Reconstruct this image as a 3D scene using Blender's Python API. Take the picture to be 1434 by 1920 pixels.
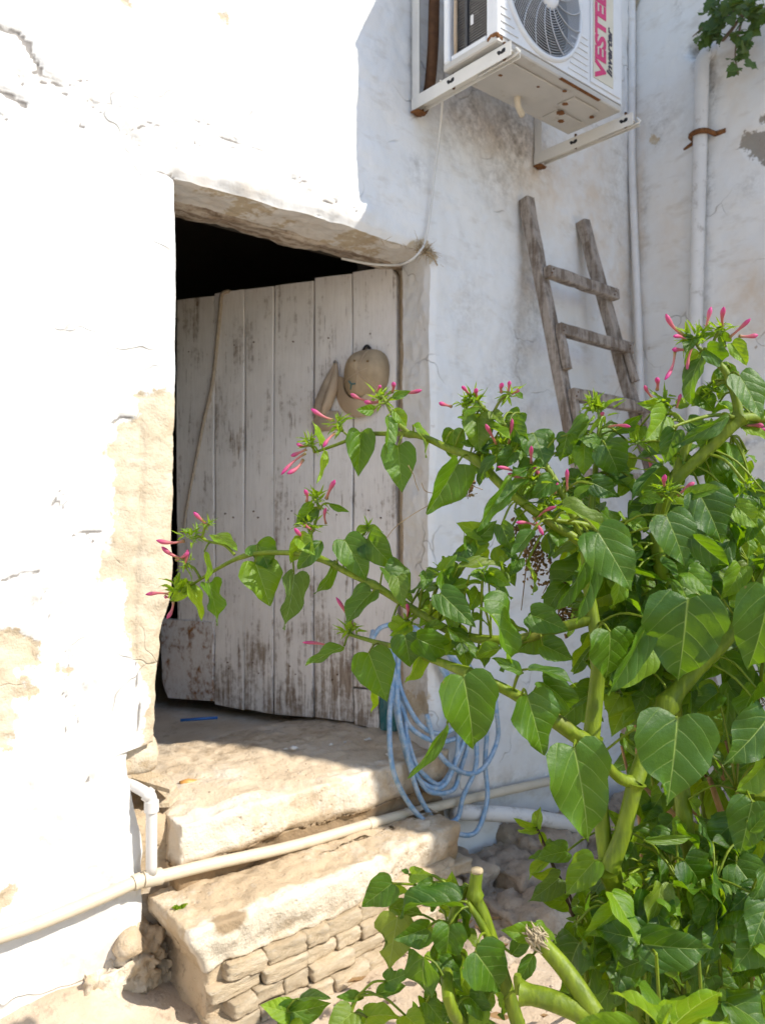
import bpy, math, random
import numpy as np
from mathutils import Vector, Matrix, Quaternion

for o in list(bpy.data.objects):
    bpy.data.objects.remove(o, do_unlink=True)
scene = bpy.context.scene
COL = scene.collection
R = math.radians
rnd = random.Random(7)

# ------------------------------------------------------------------ camera
YAW = R(40.4)
FPX = 1476.0
CAM = Vector((0.0, -2.0, 1.33))
VIEW = Vector((math.sin(YAW), math.cos(YAW), 0))
RIGHT = Vector((math.cos(YAW), -math.sin(YAW), 0))
UP = Vector((0, 0, 1))
cd = bpy.data.cameras.new('camera')
cd.sensor_fit = 'HORIZONTAL'
cd.sensor_width = 36
cd.lens = 36 * FPX / 1434
cd.shift_y = -10 / 1434
cd.clip_start = 0.02
cd.clip_end = 500
cd.dof.use_dof = True
cd.dof.focus_distance = 1.2
cd.dof.aperture_fstop = 11
cam = bpy.data.objects.new('camera', cd)
COL.objects.link(cam)
cam.location = CAM
cam.rotation_euler = (R(90), 0, -YAW)
scene.camera = cam

# ------------------------------------------------------------------ light
SUN_AZ = R(28)                      # towards +x from the wall normal (-y)
SUN_EL = R(44)
SUN = Vector((math.sin(SUN_AZ) * math.cos(SUN_EL), -math.cos(SUN_AZ) * math.cos(SUN_EL), math.sin(SUN_EL)))
world = bpy.data.worlds.new('World')
scene.world = world
world.use_nodes = True
wn = world.node_tree
bg = wn.nodes['Background']
sky = wn.nodes.new('ShaderNodeTexSky')
sky.sky_type = 'NISHITA'
sky.sun_disc = False
sky.sun_elevation = SUN_EL
sky.sun_rotation = math.atan2(SUN.x, SUN.y)
sky.dust_density = 0.25
sky.ozone_density = 2.0
wn.links.new(sky.outputs[0], bg.inputs[0])
bg.inputs[1].default_value = 0.15
sl = bpy.data.lights.new('sun', 'SUN')
sl.energy = 3.7
sl.angle = R(0.5)
sl.color = (1.0, 0.935, 0.82)
so = bpy.data.objects.new('sun', sl)
COL.objects.link(so)
so.rotation_euler = (-SUN).to_track_quat('-Z', 'Y').to_euler()
scene.view_settings.view_transform = 'Standard'
scene.view_settings.look = 'None'
scene.view_settings.gamma = 1.0
scene.view_settings.use_curve_mapping = False
scene.view_settings.exposure = 0.85
scene.cycles.caustics_reflective = False
scene.cycles.caustics_refractive = False
scene.cycles.use_light_tree = False
scene.cycles.max_bounces = 6
scene.cycles.diffuse_bounces = 4
scene.cycles.glossy_bounces = 2
scene.cycles.transmission_bounces = 4
scene.cycles.transparent_max_bounces = 4

# ------------------------------------------------------------------ pixel -> place helpers
def rdir(px, py):
    return VIEW + RIGHT * ((px - 717) / FPX) + UP * ((950 - py) / FPX)
def P(px, py, d):
    return CAM + rdir(px, py) * d
def W(px, py, y=0.0):
    r = rdir(px, py); return CAM + r * ((y - CAM.y) / r.y)
def S(px, py, x=3.2):
    r = rdir(px, py); return CAM + r * ((x - CAM.x) / r.x)
def G(px, py, z=0.0):
    r = rdir(px, py); return CAM + r * ((z - CAM.z) / r.z)
def HIT(px, py, p0, n):
    r = rdir(px, py); return CAM + r * ((p0 - CAM).dot(n) / r.dot(n))

# ------------------------------------------------------------------ noise (numpy)
def _hash(ix, iy, iz, seed):
    h = (ix.astype(np.int64) * 374761393 + iy.astype(np.int64) * 668265263 + iz.astype(np.int64) * 2147483647 + seed * 974634777) & 0xffffffff
    h = ((h ^ (h >> 13)) * 1274126177) & 0xffffffff
    h = ((h ^ (h >> 16)) * 2246822519) & 0xffffffff
    h = h ^ (h >> 15)
    return (h & 0xffffff) / float(0xffffff)
def vnoise(p, seed=0):
    p = np.asarray(p, float)
    i = np.floor(p).astype(np.int64); f = p - i
    f = f * f * f * (f * (f * 6 - 15) + 10)
    x, y, z = i[..., 0], i[..., 1], i[..., 2]
    fx, fy, fz = f[..., 0], f[..., 1], f[..., 2]
    def c(a, b, d): return _hash(x + a, y + b, z + d, seed)
    x00 = c(0,0,0) * (1-fx) + c(1,0,0) * fx; x10 = c(0,1,0) * (1-fx) + c(1,1,0) * fx
    x01 = c(0,0,1) * (1-fx) + c(1,0,1) * fx; x11 = c(0,1,1) * (1-fx) + c(1,1,1) * fx
    y0 = x00 * (1-fy) + x10 * fy; y1 = x01 * (1-fy) + x11 * fy
    return (y0 * (1-fz) + y1 * fz) * 2 - 1
def fbm(p, octaves=4, seed=0, gain=0.5):
    p = np.asarray(p, float); a = 1.0; t = 0; s = 0
    for k in range(octaves):
        t = t + a * vnoise(p * (2.03 ** k) + k * 17.3, seed + k); s += a; a *= gain
    return t / s
def sstep(a, b, x):
    t = np.clip((x - a) / (b - a), 0, 1); return t * t * (3 - 2 * t)
def seg_dist(px, pz, pts):
    d = np.full(px.shape, 1e9)
    for (ax, az), (bx, bz) in zip(pts[:-1], pts[1:]):
        vx, vz = bx - ax, bz - az
        t = np.clip(((px - ax) * vx + (pz - az) * vz) / max(vx * vx + vz * vz, 1e-12), 0, 1)
        d = np.minimum(d, np.hypot(px - ax - t * vx, pz - az - t * vz))
    return d
def poly_sd(px, pz, pts):          # positive inside
    d = seg_dist(px, pz, list(pts) + [pts[0]])
    ins = np.zeros(px.shape, bool)
    n = len(pts)
    for k in range(n):
        ax, az = pts[k]; bx, bz = pts[(k + 1) % n]
        if az == bz: continue
        c = ((az > pz) != (bz > pz)) & (px < (bx - ax) * (pz - az) / (bz - az) + ax)
        ins ^= c
    return np.where(ins, d, -d)

# ------------------------------------------------------------------ object helpers
def link(o, parent=None):
    COL.objects.link(o)
    if parent is not None: o.parent = parent
    return o
def tag(o, label=None, cat=None, group=None, kind=None):
    if label: o['label'] = label
    if cat: o['category'] = cat
    if group: o['group'] = group
    if kind: o['kind'] = kind
    return o
def thing(name, label, cat, loc=(0, 0, 0), group=None, rot=None):
    o = bpy.data.objects.new(name, None)
    o.empty_display_size = 0.05
    link(o); o.location = loc
    if rot is not None: o.rotation_euler = rot
    return tag(o, label, cat, group)
def mesh_obj(name, v, f, mat, parent=None, smooth=True, off=None, attrs=None):
    me = bpy.data.meshes.new(name)
    v = np.asarray(v, float)
    if off is not None: v = v - np.asarray(off, float)
    me.from_pydata(v.tolist(), [], f if isinstance(f, list) else f.tolist())
    if smooth: me.polygons.foreach_set('use_smooth', [True] * len(me.polygons))
    if attrs:
        for k, a in attrs.items():
            at = me.attributes.new(k, 'FLOAT', 'POINT'); at.data.foreach_set('value', np.asarray(a, float).ravel())
    if mat is not None: me.materials.append(mat)
    me.update()
    o = bpy.data.objects.new(name, me)
    return link(o, parent)

class MB:
    def __init__(s): s.v = []; s.f = []
    def add(s, v, f):
        n = len(s.v); s.v += [tuple(p) for p in v]; s.f += [tuple(i + n for i in q) for q in f]; return s
    def box(s, x0, x1, y0, y1, z0, z1, b=0.0, M=None):
        b = min(b, (x1-x0)*.45, (y1-y0)*.45, (z1-z0)*.45)
        if b <= 0:
            v = [(x, y, z) for z in (z0, z1) for y in (y0, y1) for x in (x0, x1)]
            f = [(0,2,3,1), (4,5,7,6), (0,1,5,4), (2,6,7,3), (0,4,6,2), (1,3,7,5)]
        else:
            v = []; idx = {}
            for sx in (0, 1):
                for sy in (0, 1):
                    for sz in (0, 1):
                        X, Y, Z = (x0, x1)[sx], (y0, y1)[sy], (z0, z1)[sz]
                        ix, iy, iz = X + (b if sx == 0 else -b), Y + (b if sy == 0 else -b), Z + (b if sz == 0 else -b)
                        for k, p in enumerate(((X, iy, iz), (ix, Y, iz), (ix, iy, Z))):
                            idx[(sx, sy, sz, k)] = len(v); v.append(p)
            f = []
            for s_ in (0, 1):
                f.append([idx[(s_, a, c, 0)] for a, c in ((0,0), (1,0), (1,1), (0,1))][::1 if s_ else -1])
                f.append([idx[(a, s_, c, 1)] for a, c in ((0,0), (1,0), (1,1), (0,1))][::-1 if s_ else 1])
                f.append([idx[(a, c, s_, 2)] for a, c in ((0,0), (1,0), (1,1), (0,1))][::1 if s_ else -1])
            for a in (0, 1):
                for c in (0, 1):
                    f.append([idx[(0,a,c,1)], idx[(1,a,c,1)], idx[(1,a,c,2)], idx[(0,a,c,2)]][::1 if a != c else -1])
                    f.append([idx[(a,0,c,0)], idx[(a,1,c,0)], idx[(a,1,c,2)], idx[(a,0,c,2)]][::-1 if a != c else 1])
                    f.append([idx[(a,c,0,0)], idx[(a,c,1,0)], idx[(a,c,1,1)], idx[(a,c,0,1)]][::1 if a != c else -1])
            for a in (0, 1):
                for c in (0, 1):
                    for e in (0, 1):
                        t = [idx[(a,c,e,0)], idx[(a,c,e,1)], idx[(a,c,e,2)]]
                        f.append(t if (a + c + e) % 2 == 1 else t[::-1])
        if M is not None: v = [M @ Vector(p) for p in v]
        return s.add(v, f)
    def tube(s, pts, rad, n=10, cap=True, flat=1.0):
        pts = [Vector(p) for p in pts]
        if not hasattr(rad, '__len__'): rad = [rad] * len(pts)
        t0 = (pts[1] - pts[0]).normalized()
        a = t0.orthogonal().normalized(); v = []; f = []
        prev = t0
        for i, p in enumerate(pts):
            if i == 0: t = t0
            elif i == len(pts) - 1: t = (pts[-1] - pts[-2]).normalized()
            else: t = ((pts[i+1] - p).normalized() + (p - pts[i-1]).normalized()).normalized()
            q = prev.rotation_difference(t); a = (q @ a); a = (a - t * a.dot(t)).normalized(); prev = t
            b = t.cross(a)
            for k in range(n):
                th = 2 * math.pi * k / n
                v.append(p + (a * math.cos(th) + b * math.sin(th) * flat) * rad[i])
        for i in range(len(pts) - 1):
            for k in range(n):
                k2 = (k + 1) % n
                f.append((i*n + k, i*n + k2, (i+1)*n + k2, (i+1)*n + k))
        if cap:
            f.append(tuple(range(n))[::-1]); f.append(tuple((len(pts)-1)*n + k for k in range(n)))
        return s.add(v, f)
    def build(s, name, mat, parent=None, smooth=True, off=None, angle=None):
        o = mesh_obj(name, s.v, s.f, mat, parent, smooth, off)
        if angle is not None: sharp(o, angle)
        return o
def sharp(o, angle=40):
    me = o.data
    me.update()
    try: me.set_sharp_from_angle(angle=R(angle))
    except Exception: pass
def spline(pts, n=6):
    pts = [Vector(p) for p in pts]; out = []
    for i in range(len(pts) - 1):
        p0 = pts[i-1] if i > 0 else pts[i] * 2 - pts[i+1]
        p1, p2 = pts[i], pts[i+1]
        p3 = pts[i+2] if i + 2 < len(pts) else pts[i+1] * 2 - pts[i]
        for k in range(n):
            t = k / n
            out.append(0.5 * ((2*p1) + (p2-p0)*t + (2*p0-5*p1+4*p2-p3)*t*t + (3*p1-p0-3*p2+p3)*t*t*t))
    out.append(pts[-1]); return out
def lerp_list(vals, m):
    n = len(vals)
    return [float(np.interp(i * (n - 1) / (m - 1), range(n), vals)) for i in range(m)]
def block(x0, x1, y0, y1, z0, z1, res=0.02, r=0.02, amp=0.006, freq=9, seed=0, amp2=0.002, shape=None):
    """rounded, uneven stone block"""
    V = []; F = []
    def face(o, du, dv, nu, nv):
        n = len(V)
        for j in range(nv + 1):
            for i in range(nu + 1):
                V.append(o + du * (i / nu) + dv * (j / nv))
        for j in range(nv):
            for i in range(nu):
                a = n + j * (nu + 1) + i
                F.append((a, a + 1, a + nu + 2, a + nu + 1))
    dx, dy, dz = np.array([x1-x0, 0, 0.]), np.array([0, y1-y0, 0.]), np.array([0, 0, z1-z0])
    o = np.array([x0, y0, z0], float)
    nx, ny, nz = [max(2, int(round(abs(l) / res))) for l in (x1-x0, y1-y0, z1-z0)]
    face(o, dx, dz, nx, nz); face(o + dy, dz, dx, nz, nx)
    face(o, dz, dy, nz, ny); face(o + dx, dy, dz, ny, nz)
    face(o, dy, dx, ny, nx); face(o + dz, dx, dy, nx, ny)
    V = np.array(V)
    key = np.round(V, 5)
    _, first, inv = np.unique(key, axis=0, return_index=True, return_inverse=True)
    inv = inv.ravel()
    V = V[first]; F = inv[np.array(F)]
    lo = np.array([x0, y0, z0]) + r; hi = np.array([x1, y1, z1]) - r
    q = np.clip(V, np.minimum(lo, hi), np.maximum(lo, hi))
    d = V - q; L = np.linalg.norm(d, axis=1, keepdims=True); L[L == 0] = 1
    nrm = d / L
    V = q + nrm * r
    V = V + nrm * (fbm(V * freq, 4, seed) * amp * 2 + fbm(V * freq * 5, 3, seed + 9) * amp2 * 2)[:, None]
    if shape is not None: V = shape(V)
    return V, F

# ------------------------------------------------------------------ materials
MAT = {}
class NT:
    def __init__(s, name):
        m = bpy.data.materials.new(name); m.use_nodes = True
        s.m = m; s.t = m.node_tree; s.b = s.t.nodes['Principled BSDF']; s.out = s.t.nodes['Material Output']
        MAT[name] = m
    def n(s, typ, **k):
        x = s.t.nodes.new(typ)
        for a, b in k.items():
            if a.startswith('i_'):
                key = a[2:]
                key = int(key) if key.isdigit() else key
                x.inputs[key].default_value = b
            else: setattr(x, a, b)
        return x
    def l(s, a, b): s.t.links.new(a, b)
    def coord(s, scale=(1, 1, 1), kind='Object'):
        tc = s.n('ShaderNodeTexCoord'); mp = s.n('ShaderNodeMapping'); mp.inputs['Scale'].default_value = scale
        s.l(tc.outputs[kind], mp.inputs[0]); return mp.outputs[0]
    def noise(s, vec, scale, detail=4, rough=0.55, dist=0.0):
        x = s.n('ShaderNodeTexNoise'); x.inputs['Scale'].default_value = scale; x.inputs['Detail'].default_value = detail
        x.inputs['Roughness'].default_value = rough; x.inputs['Distortion'].default_value = dist
        s.l(vec, x.inputs['Vector']); return x.outputs['Fac']
    def n_col(s, vec, scale):
        x = s.n('ShaderNodeTexNoise'); x.inputs['Scale'].default_value = scale; x.inputs['Detail'].default_value = 2; s.l(vec, x.inputs['Vector']); return x.outputs['Color']
    def ramp(s, fac, stops):
        x = s.n('ShaderNodeValToRGB'); e = x.color_ramp.elements
        while len(e) < len(stops): e.new(0.5)
        for el, (p, c) in zip(e, stops):
            el.position = p; el.color = (c, c, c, 1) if not hasattr(c, '__len__') else (*c, 1)
        s.l(fac, x.inputs[0]); return x.outputs[0]
    def mix(s, fac, a, b, mode='MIX'):
        x = s.n('ShaderNodeMix'); x.data_type = 'RGBA'; x.blend_type = mode
        for sock, val in ((x.inputs[0], fac), (x.inputs[6], a), (x.inputs[7], b)):
            if hasattr(val, 'is_output'): s.l(val, sock)
            elif hasattr(val, '__len__'): sock.default_value = (*val, 1)
            else: sock.default_value = val
        return x.outputs[2]
    def math(s, op, a, b=None, c=None, clamp=False):
        x = s.n('ShaderNodeMath'); x.operation = op; x.use_clamp = clamp
        for k, val in enumerate((a, b, c)):
            if val is None: continue
            if hasattr(val, 'is_output'): s.l(val, x.inputs[k])
            else: x.inputs[k].default_value = val
        return x.outputs[0]
    def attr(s, name):
        x = s.n('ShaderNodeAttribute'); x.attribute_name = name; return x.outputs['Fac']
    def bump(s, h, strength=0.5, dist=0.01, normal=None):
        x = s.n('ShaderNodeBump'); x.inputs['Strength'].default_value = strength; x.inputs['Distance'].default_value = dist
        s.l(h, x.inputs['Height'])
        if normal is not None: s.l(normal, x.inputs['Normal'])
        return x.outputs[0]
    def fin(s, color=None, rough=0.8, normal=None, spec=0.3, metal=0.0):
        if color is not None:
            if hasattr(color, 'is_output'): s.l(color, s.b.inputs['Base Color'])
            else: s.b.inputs['Base Color'].default_value = (*color, 1)
        if hasattr(rough, 'is_output'): s.l(rough, s.b.inputs['Roughness'])
        else: s.b.inputs['Roughness'].default_value = rough
        s.b.inputs['Specular IOR Level'].default_value = spec
        s.b.inputs['Metallic'].default_value = metal
        if normal is not None: s.l(normal, s.b.inputs['Normal'])
        return s.m

def plaster_mat(name, white):
    t = NT(name); v = t.coord()
    peel = t.attr('peel'); grime = t.attr('grime'); ochre = t.attr('ochre')
    n1 = t.noise(v, 60, 3, 0.65); n2 = t.noise(v, 14, 3, 0.6); n3 = t.noise(v, 3, 3); nf = t.noise(v, 180, 1)
    # peel edge, roughened
    e = t.math('ADD', peel, t.math('MULTIPLY', t.math('SUBTRACT', n1, 0.5), 0.045))
    e = t.math('ADD', e, t.math('MULTIPLY', t.math('SUBTRACT', n2, 0.5), 0.06))
    pm = t.ramp(t.math('MULTIPLY_ADD', e, 40.0, 0.5), [(0.35, 0.0), (0.65, 1.0)])
    base = t.mix(t.ramp(n3, [(0.3, 0.0), (0.7, 1.0)]), white, tuple(c * 0.93 for c in white))
    base = t.mix(t.math('MULTIPLY', t.ramp(n2, [(0.42, 0.0), (0.7, 1.0)]), 0.22), base, (0.70, 0.65, 0.57))
    n4 = t.noise(t.coord((1, 1, 2.6)), 5.5, 3, 0.7)
    base = t.mix(t.math('MULTIPLY', t.ramp(n4, [(0.55, 0.0), (0.75, 1.0)]), 0.5), base, (0.47, 0.415, 0.34))
    hv = t.n('ShaderNodeTexVoronoi'); hv.feature = 'DISTANCE_TO_EDGE'; hv.inputs['Scale'].default_value = 3.2
    wv_ = t.n('ShaderNodeVectorMath'); wv_.operation = 'MULTIPLY_ADD'; t.l(t.n_col(v, 7), wv_.inputs[0]); wv_.inputs[1].default_value = (.22, .22, .22); t.l(v, wv_.inputs[2])
    t.l(wv_.outputs[0], hv.inputs['Vector'])
    hair = t.math('MULTIPLY', t.ramp(hv.outputs['Distance'], [(0.004, 1.0), (0.012, 0.0)]), t.ramp(n3, [(0.54, 0.0), (0.62, 1.0)]))
    base = t.mix(t.math('MULTIPLY', hair, 0.5), base, (0.26, 0.23, 0.20))
    # ochre damp wash
    base = t.mix(t.math('MULTIPLY', t.math('MULTIPLY', ochre, 0.85), t.ramp(n2, [(0.25, 0.3), (0.65, 1.0)])), base, (0.60, 0.45, 0.30))
    # grey mould speckle
    sp = t.ramp(t.math('ADD', t.math('MULTIPLY', n1, 0.55), t.math('MULTIPLY', n2, 0.5)), [(0.42, 0.0), (0.68, 1.0)])
    base = t.mix(t.math('MULTIPLY', t.math('MULTIPLY', grime, sp), 0.95), base, (0.20, 0.18, 0.16))
    base = t.mix(t.math('MULTIPLY', t.ramp(t.math('ADD', t.attr('crack'), t.math('MULTIPLY', t.math('SUBTRACT', n1, 0.5), 0.5)), [(0.35, 0.0), (0.75, 1.0)]), 0.85), base, (0.19, 0.17, 0.155))  # shadow and dirt of the deep grooves, painted into the colour
    # sparse specks of missing limewash
    vo = t.n('ShaderNodeTexVoronoi'); vo.inputs['Scale'].default_value = 9
    t.l(t.coord(), vo.inputs['Vector'])
    spk = t.math('MULTIPLY', t.ramp(t.math('ADD', vo.outputs['Distance'], t.math('MULTIPLY', t.math('SUBTRACT', n1, 0.5), 0.25)), [(0.03, 1.0), (0.075, 0.0)]), t.ramp(n3, [(0.5, 0.0), (0.6, 1.0)]))
    base = t.mix(t.math('MULTIPLY', spk, 0.75), base, (0.30, 0.22, 0.15))
    stone = t.mix(t.ramp(n2, [(0.35, 0.0), (0.65, 1.0)]), (0.60, 0.53, 0.41), (0.52, 0.43, 0.31))
    stone = t.mix(t.ramp(n1, [(0.5, 0.0), (0.8, 0.6)]), stone, (0.44, 0.34, 0.23))
    stone = t.mix(t.ramp(t.attr('tone'), [(0.0, 0.0), (1.0, 0.75)]), stone, (0.21, 0.19, 0.17))
    col = t.mix(pm, base, stone)
    # the edge of the coat casts a crisp relief
    h = t.math('ADD', t.math('MULTIPLY', pm, -0.55), t.math('MULTIPLY', n1, t.math('MULTIPLY_ADD', pm, 0.6, 0.22)))
    h = t.math('ADD', h, t.math('MULTIPLY', nf, t.math('MULTIPLY_ADD', pm, 0.2, 0.05)))
    h = t.math('ADD', h, t.math('MULTIPLY', n2, 0.8))
    h = t.math('ADD', h, t.math('MULTIPLY', hair, -0.5))
    return t.fin(col, 0.9, t.bump(h, 0.7, 0.007), 0.15)
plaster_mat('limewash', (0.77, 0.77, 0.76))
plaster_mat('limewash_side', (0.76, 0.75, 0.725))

def stone_mat(name, c1, c2, white, dirt, sc=1.0, wamt=(0.5, 0.62)):
    t = NT(name); v = t.coord()
    n1 = t.noise(v, 7 * sc, 5, 0.6); n2 = t.noise(v, 28 * sc, 5, 0.65); n3 = t.noise(v, 120 * sc, 4)
    col = t.mix(t.ramp(n1, [(0.35, 0), (0.65, 1)]), c1, c2)
    col = t.mix(t.math('MULTIPLY', t.ramp(t.math('MULTIPLY_ADD', n2, 0.4, t.math('MULTIPLY', t.noise(v, 4.2 * sc, 4), 0.6)), [(wamt[0], 0), (wamt[1], 1)]), 0.8), col, white)
    col = t.mix(t.ramp(n2, [(0.55, 0), (0.78, 0.8)]), col, dirt)
    oi_ = t.n('ShaderNodeObjectInfo'); col = t.mix(t.math('MULTIPLY', oi_.outputs['Random'], 0.38 if name == 'brick_stone' else 0.0), col, tuple(c * .62 for c in c2))
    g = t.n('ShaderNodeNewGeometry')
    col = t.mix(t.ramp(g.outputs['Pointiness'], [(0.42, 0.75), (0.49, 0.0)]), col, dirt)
    pv = t.n('ShaderNodeTexVoronoi'); pv.inputs['Scale'].default_value = 46 * sc; t.l(v, pv.inputs['Vector'])
    pit = t.math('MULTIPLY', t.ramp(pv.outputs['Distance'], [(0.10, 1.0), (0.30, 0.0)]), t.ramp(n1, [(0.42, 0.0), (0.60, 1.0)]))
    nb_ = t.math('MULTIPLY_ADD', n2, 0.9, t.math('MULTIPLY', n1, 0.6))
    col = t.mix(t.math('MULTIPLY', t.ramp(t.math('MULTIPLY_ADD', t.attr('lime'), 0.75, t.math('MULTIPLY', nb_, 0.6)), [(0.55, 0), (0.78, 1)]), 0.85), col, white)
    col = t.mix(t.math('MULTIPLY', t.ramp(t.math('MULTIPLY_ADD', t.attr('dirt'), 0.75, t.math('MULTIPLY', nb_, 0.6)), [(0.62, 0), (0.95, 1)]), 0.9), col, dirt)
    h = t.math('ADD', t.math('MULTIPLY', n2, 0.9), t.math('MULTIPLY', n3, 0.35))
    h = t.math('SUBTRACT', h, t.math('MULTIPLY', pit, 0.35))
    return t.fin(col, 0.92, t.bump(h, 0.8, 0.009), 0.15)
stone_mat('step_stone', (0.60, 0.49, 0.36), (0.52, 0.41, 0.29), (0.72, 0.65, 0.55), (0.27, 0.185, 0.105))
stone_mat('slab_stone', (0.52, 0.41, 0.28), (0.46, 0.355, 0.24), (0.73, 0.66, 0.55), (0.29, 0.205, 0.12))
stone_mat('brick_stone', (0.66, 0.54, 0.39), (0.58, 0.46, 0.31), (0.74, 0.66, 0.54), (0.34, 0.24, 0.14), 0.5)
stone_mat('mortar', (0.56, 0.45, 0.32), (0.48, 0.37, 0.25), (0.50, 0.42, 0.32), (0.14, 0.10, 0.065), 1.6, (0.55, 0.7))
stone_mat('rubble_stone', (0.40, 0.32, 0.24), (0.31, 0.24, 0.18), (0.54, 0.47, 0.38), (0.12, 0.09, 0.065), 1.2)
stone_mat('earth', (0.52, 0.42, 0.315), (0.44, 0.34, 0.25), (0.62, 0.53, 0.43), (0.17, 0.12, 0.08), 1.0, (0.52, 0.66))
stone_mat('tile_clay', (0.55, 0.44, 0.30), (0.50, 0.39, 0.26), (0.62, 0.54, 0.42), (0.33, 0.24, 0.15), 1.5)
stone_mat('pot_clay', (0.36, 0.17, 0.09), (0.30, 0.14, 0.075), (0.42, 0.26, 0.17), (0.14, 0.07, 0.04), 1.5, (0.6, 0.75))

def wood_mat(name, paint, bare, amt, grain_axis=(14, 14, 0.9), dark=(0.16, 0.11, 0.075)):
    t = NT(name); v = t.coord(grain_axis); vo = t.coord()
    oi = t.n('ShaderNodeObjectInfo')
    off = t.n('ShaderNodeVectorMath'); off.operation = 'ADD'
    cx = t.n('ShaderNodeCombineXYZ'); t.l(t.math('MULTIPLY', oi.outputs['Random'], 37.0), cx.inputs[0]); t.l(t.math('MULTIPLY', oi.outputs['Random'], 11.0), cx.inputs[2])
    t.l(v, off.inputs[0]); t.l(cx.outputs[0], off.inputs[1]); v = off.outputs[0]
    g = t.noise(v, 3.2, 6, 0.7, 0.6); gf = t.noise(v, 11, 5, 0.7); big = t.noise(vo, 5, 4, 0.6); sp = t.noise(vo, 36, 5, 0.7)
    wear = t.math('ADD', t.math('MULTIPLY', g, 0.55), t.math('MULTIPLY', big, 0.3))
    wear = t.math('ADD', wear, t.math('MULTIPLY', sp, 0.28))
    lo = t.attr('wear'); wear = t.math('ADD', wear, lo)
    m = t.ramp(wear, [(amt, 0.0), (amt + 0.10, 1.0)])
    p = t.mix(t.ramp(big, [(0.3, 0), (0.7, 1)]), paint, tuple(c * 0.82 for c in paint))
    p = t.mix(t.math('MULTIPLY', t.ramp(gf, [(0.45, 0), (0.75, 1)]), 0.35), p, bare)
    p = t.mix(t.math('MULTIPLY', oi.outputs['Random'], 0.25), p, tuple(c * 0.8 for c in paint))
    b = t.mix(t.ramp(gf, [(0.35, 0), (0.65, 1)]), bare, dark)
    col = t.mix(m, p, b)
    dv = t.n('ShaderNodeTexVoronoi'); dv.inputs['Scale'].default_value = 4.0
    t.l(v, dv.inputs['Vector'])
    dash = t.math('MULTIPLY', t.ramp(t.math('ADD', dv.outputs['Distance'], t.math('MULTIPLY', sp, 0.2)), [(0.16, 1.0), (0.24, 0.0)]), t.ramp(big, [(0.40, 0.0), (0.55, 0.8)]))
    col = t.mix(dash, col, dark)
    h = t.math('ADD', t.math('MULTIPLY', gf, 0.6), t.math('MULTIPLY', m, -0.7))
    return t.fin(col, 0.75, t.bump(h, 0.5, 0.003), 0.25)
wood_mat('door_paint', (0.85, 0.80, 0.755), (0.45, 0.37, 0.30), 0.60)
wood_mat('door_patch', (0.74, 0.70, 0.66), (0.36, 0.165, 0.055), 0.575, (9, 9, 5), (0.17, 0.07, 0.025))
wood_mat('teal_board', (0.035, 0.15, 0.155), (0.45, 0.46, 0.44), 0.60, (9, 9, 2), (0.02, 0.08, 0.09))
wood_mat('old_wood', (0.36, 0.31, 0.265), (0.19, 0.145, 0.11), 0.52, (12, 12, 1.2), (0.11, 0.085, 0.065))
wood_mat('lintel_wood', (0.58, 0.51, 0.43), (0.40, 0.31, 0.23), 0.5, (1.2, 12, 12), (0.11, 0.075, 0.05))

def simple(name, col, rough=0.5, spec=0.4, metal=0.0, var=0.12, vs=12, bump=0.0, dirt=None, damt=(0.55, 0.75), bs=80):
    t = NT(name); v = t.coord(); n = t.noise(v, vs, 5, 0.6)
    c = t.mix(t.ramp(n, [(0.3, 0), (0.7, 1)]), col, tuple(x * (1 - var) for x in col))
    if dirt is not None:
        n2 = t.noise(v, vs * 1.7, 6, 0.68)
        c = t.mix(t.ramp(n2, [(damt[0], 0), (damt[1], 0.85)]), c, dirt)
    nm = t.bump(t.noise(v, bs, 4), bump, 0.003) if bump else None
    return t.fin(c, rough, nm, spec, metal)
simple('ac_white', (0.74, 0.75, 0.76), 0.38, 0.45, dirt=(0.46, 0.42, 0.36), damt=(0.62, 0.85), vs=6)
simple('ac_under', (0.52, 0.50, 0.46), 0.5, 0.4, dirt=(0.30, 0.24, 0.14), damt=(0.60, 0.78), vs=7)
simple('ac_cream', (0.66, 0.62, 0.50), 0.4, 0.4)
simple('ac_dark', (0.045, 0.045, 0.05), 0.5, 0.4)
simple('grille_wire', (0.50, 0.52, 0.55), 0.4, 0.5)
simple('coil_fin', (0.16, 0.15, 0.14), 0.55, 0.4, dirt=(0.30, 0.28, 0.25), vs=20)
simple('bracket_white', (0.68, 0.66, 0.61), 0.5, 0.4, dirt=(0.40, 0.25, 0.10), damt=(0.64, 0.80), vs=9)
simple('rust', (0.24, 0.105, 0.04), 0.85, 0.2, var=0.5, vs=60, bump=0.5)
simple('rust_brown', (0.14, 0.07, 0.035), 0.85, 0.2, var=0.4, vs=40, bump=0.4)
simple('rubber', (0.018, 0.018, 0.02), 0.6, 0.3)
simple('pink_print', (0.62, 0.04, 0.17), 0.4, 0.4)
simple('dark_print', (0.055, 0.05, 0.075), 0.4, 0.4)
simple('pvc_white', (0.72, 0.70, 0.68), 0.42, 0.4, dirt=(0.50, 0.43, 0.33), damt=(0.55, 0.9), vs=8)
simple('pvc_cream', (0.64, 0.56, 0.43), 0.45, 0.4, dirt=(0.40, 0.31, 0.20), damt=(0.55, 0.85), vs=8)
simple('pvc_painted', (0.68, 0.66, 0.63), 0.75, 0.2, dirt=(0.30, 0.26, 0.22), damt=(0.55, 0.72), vs=10, bump=0.3)
simple('hose_blue', (0.19, 0.34, 0.52), 0.38, 0.5, var=0.2, dirt=(0.47, 0.52, 0.56), damt=(0.42, 0.66), vs=22)
simple('blue_plastic', (0.03, 0.14, 0.42), 0.4, 0.4)
simple('cable_white', (0.66, 0.64, 0.60), 0.55, 0.3)
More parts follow.
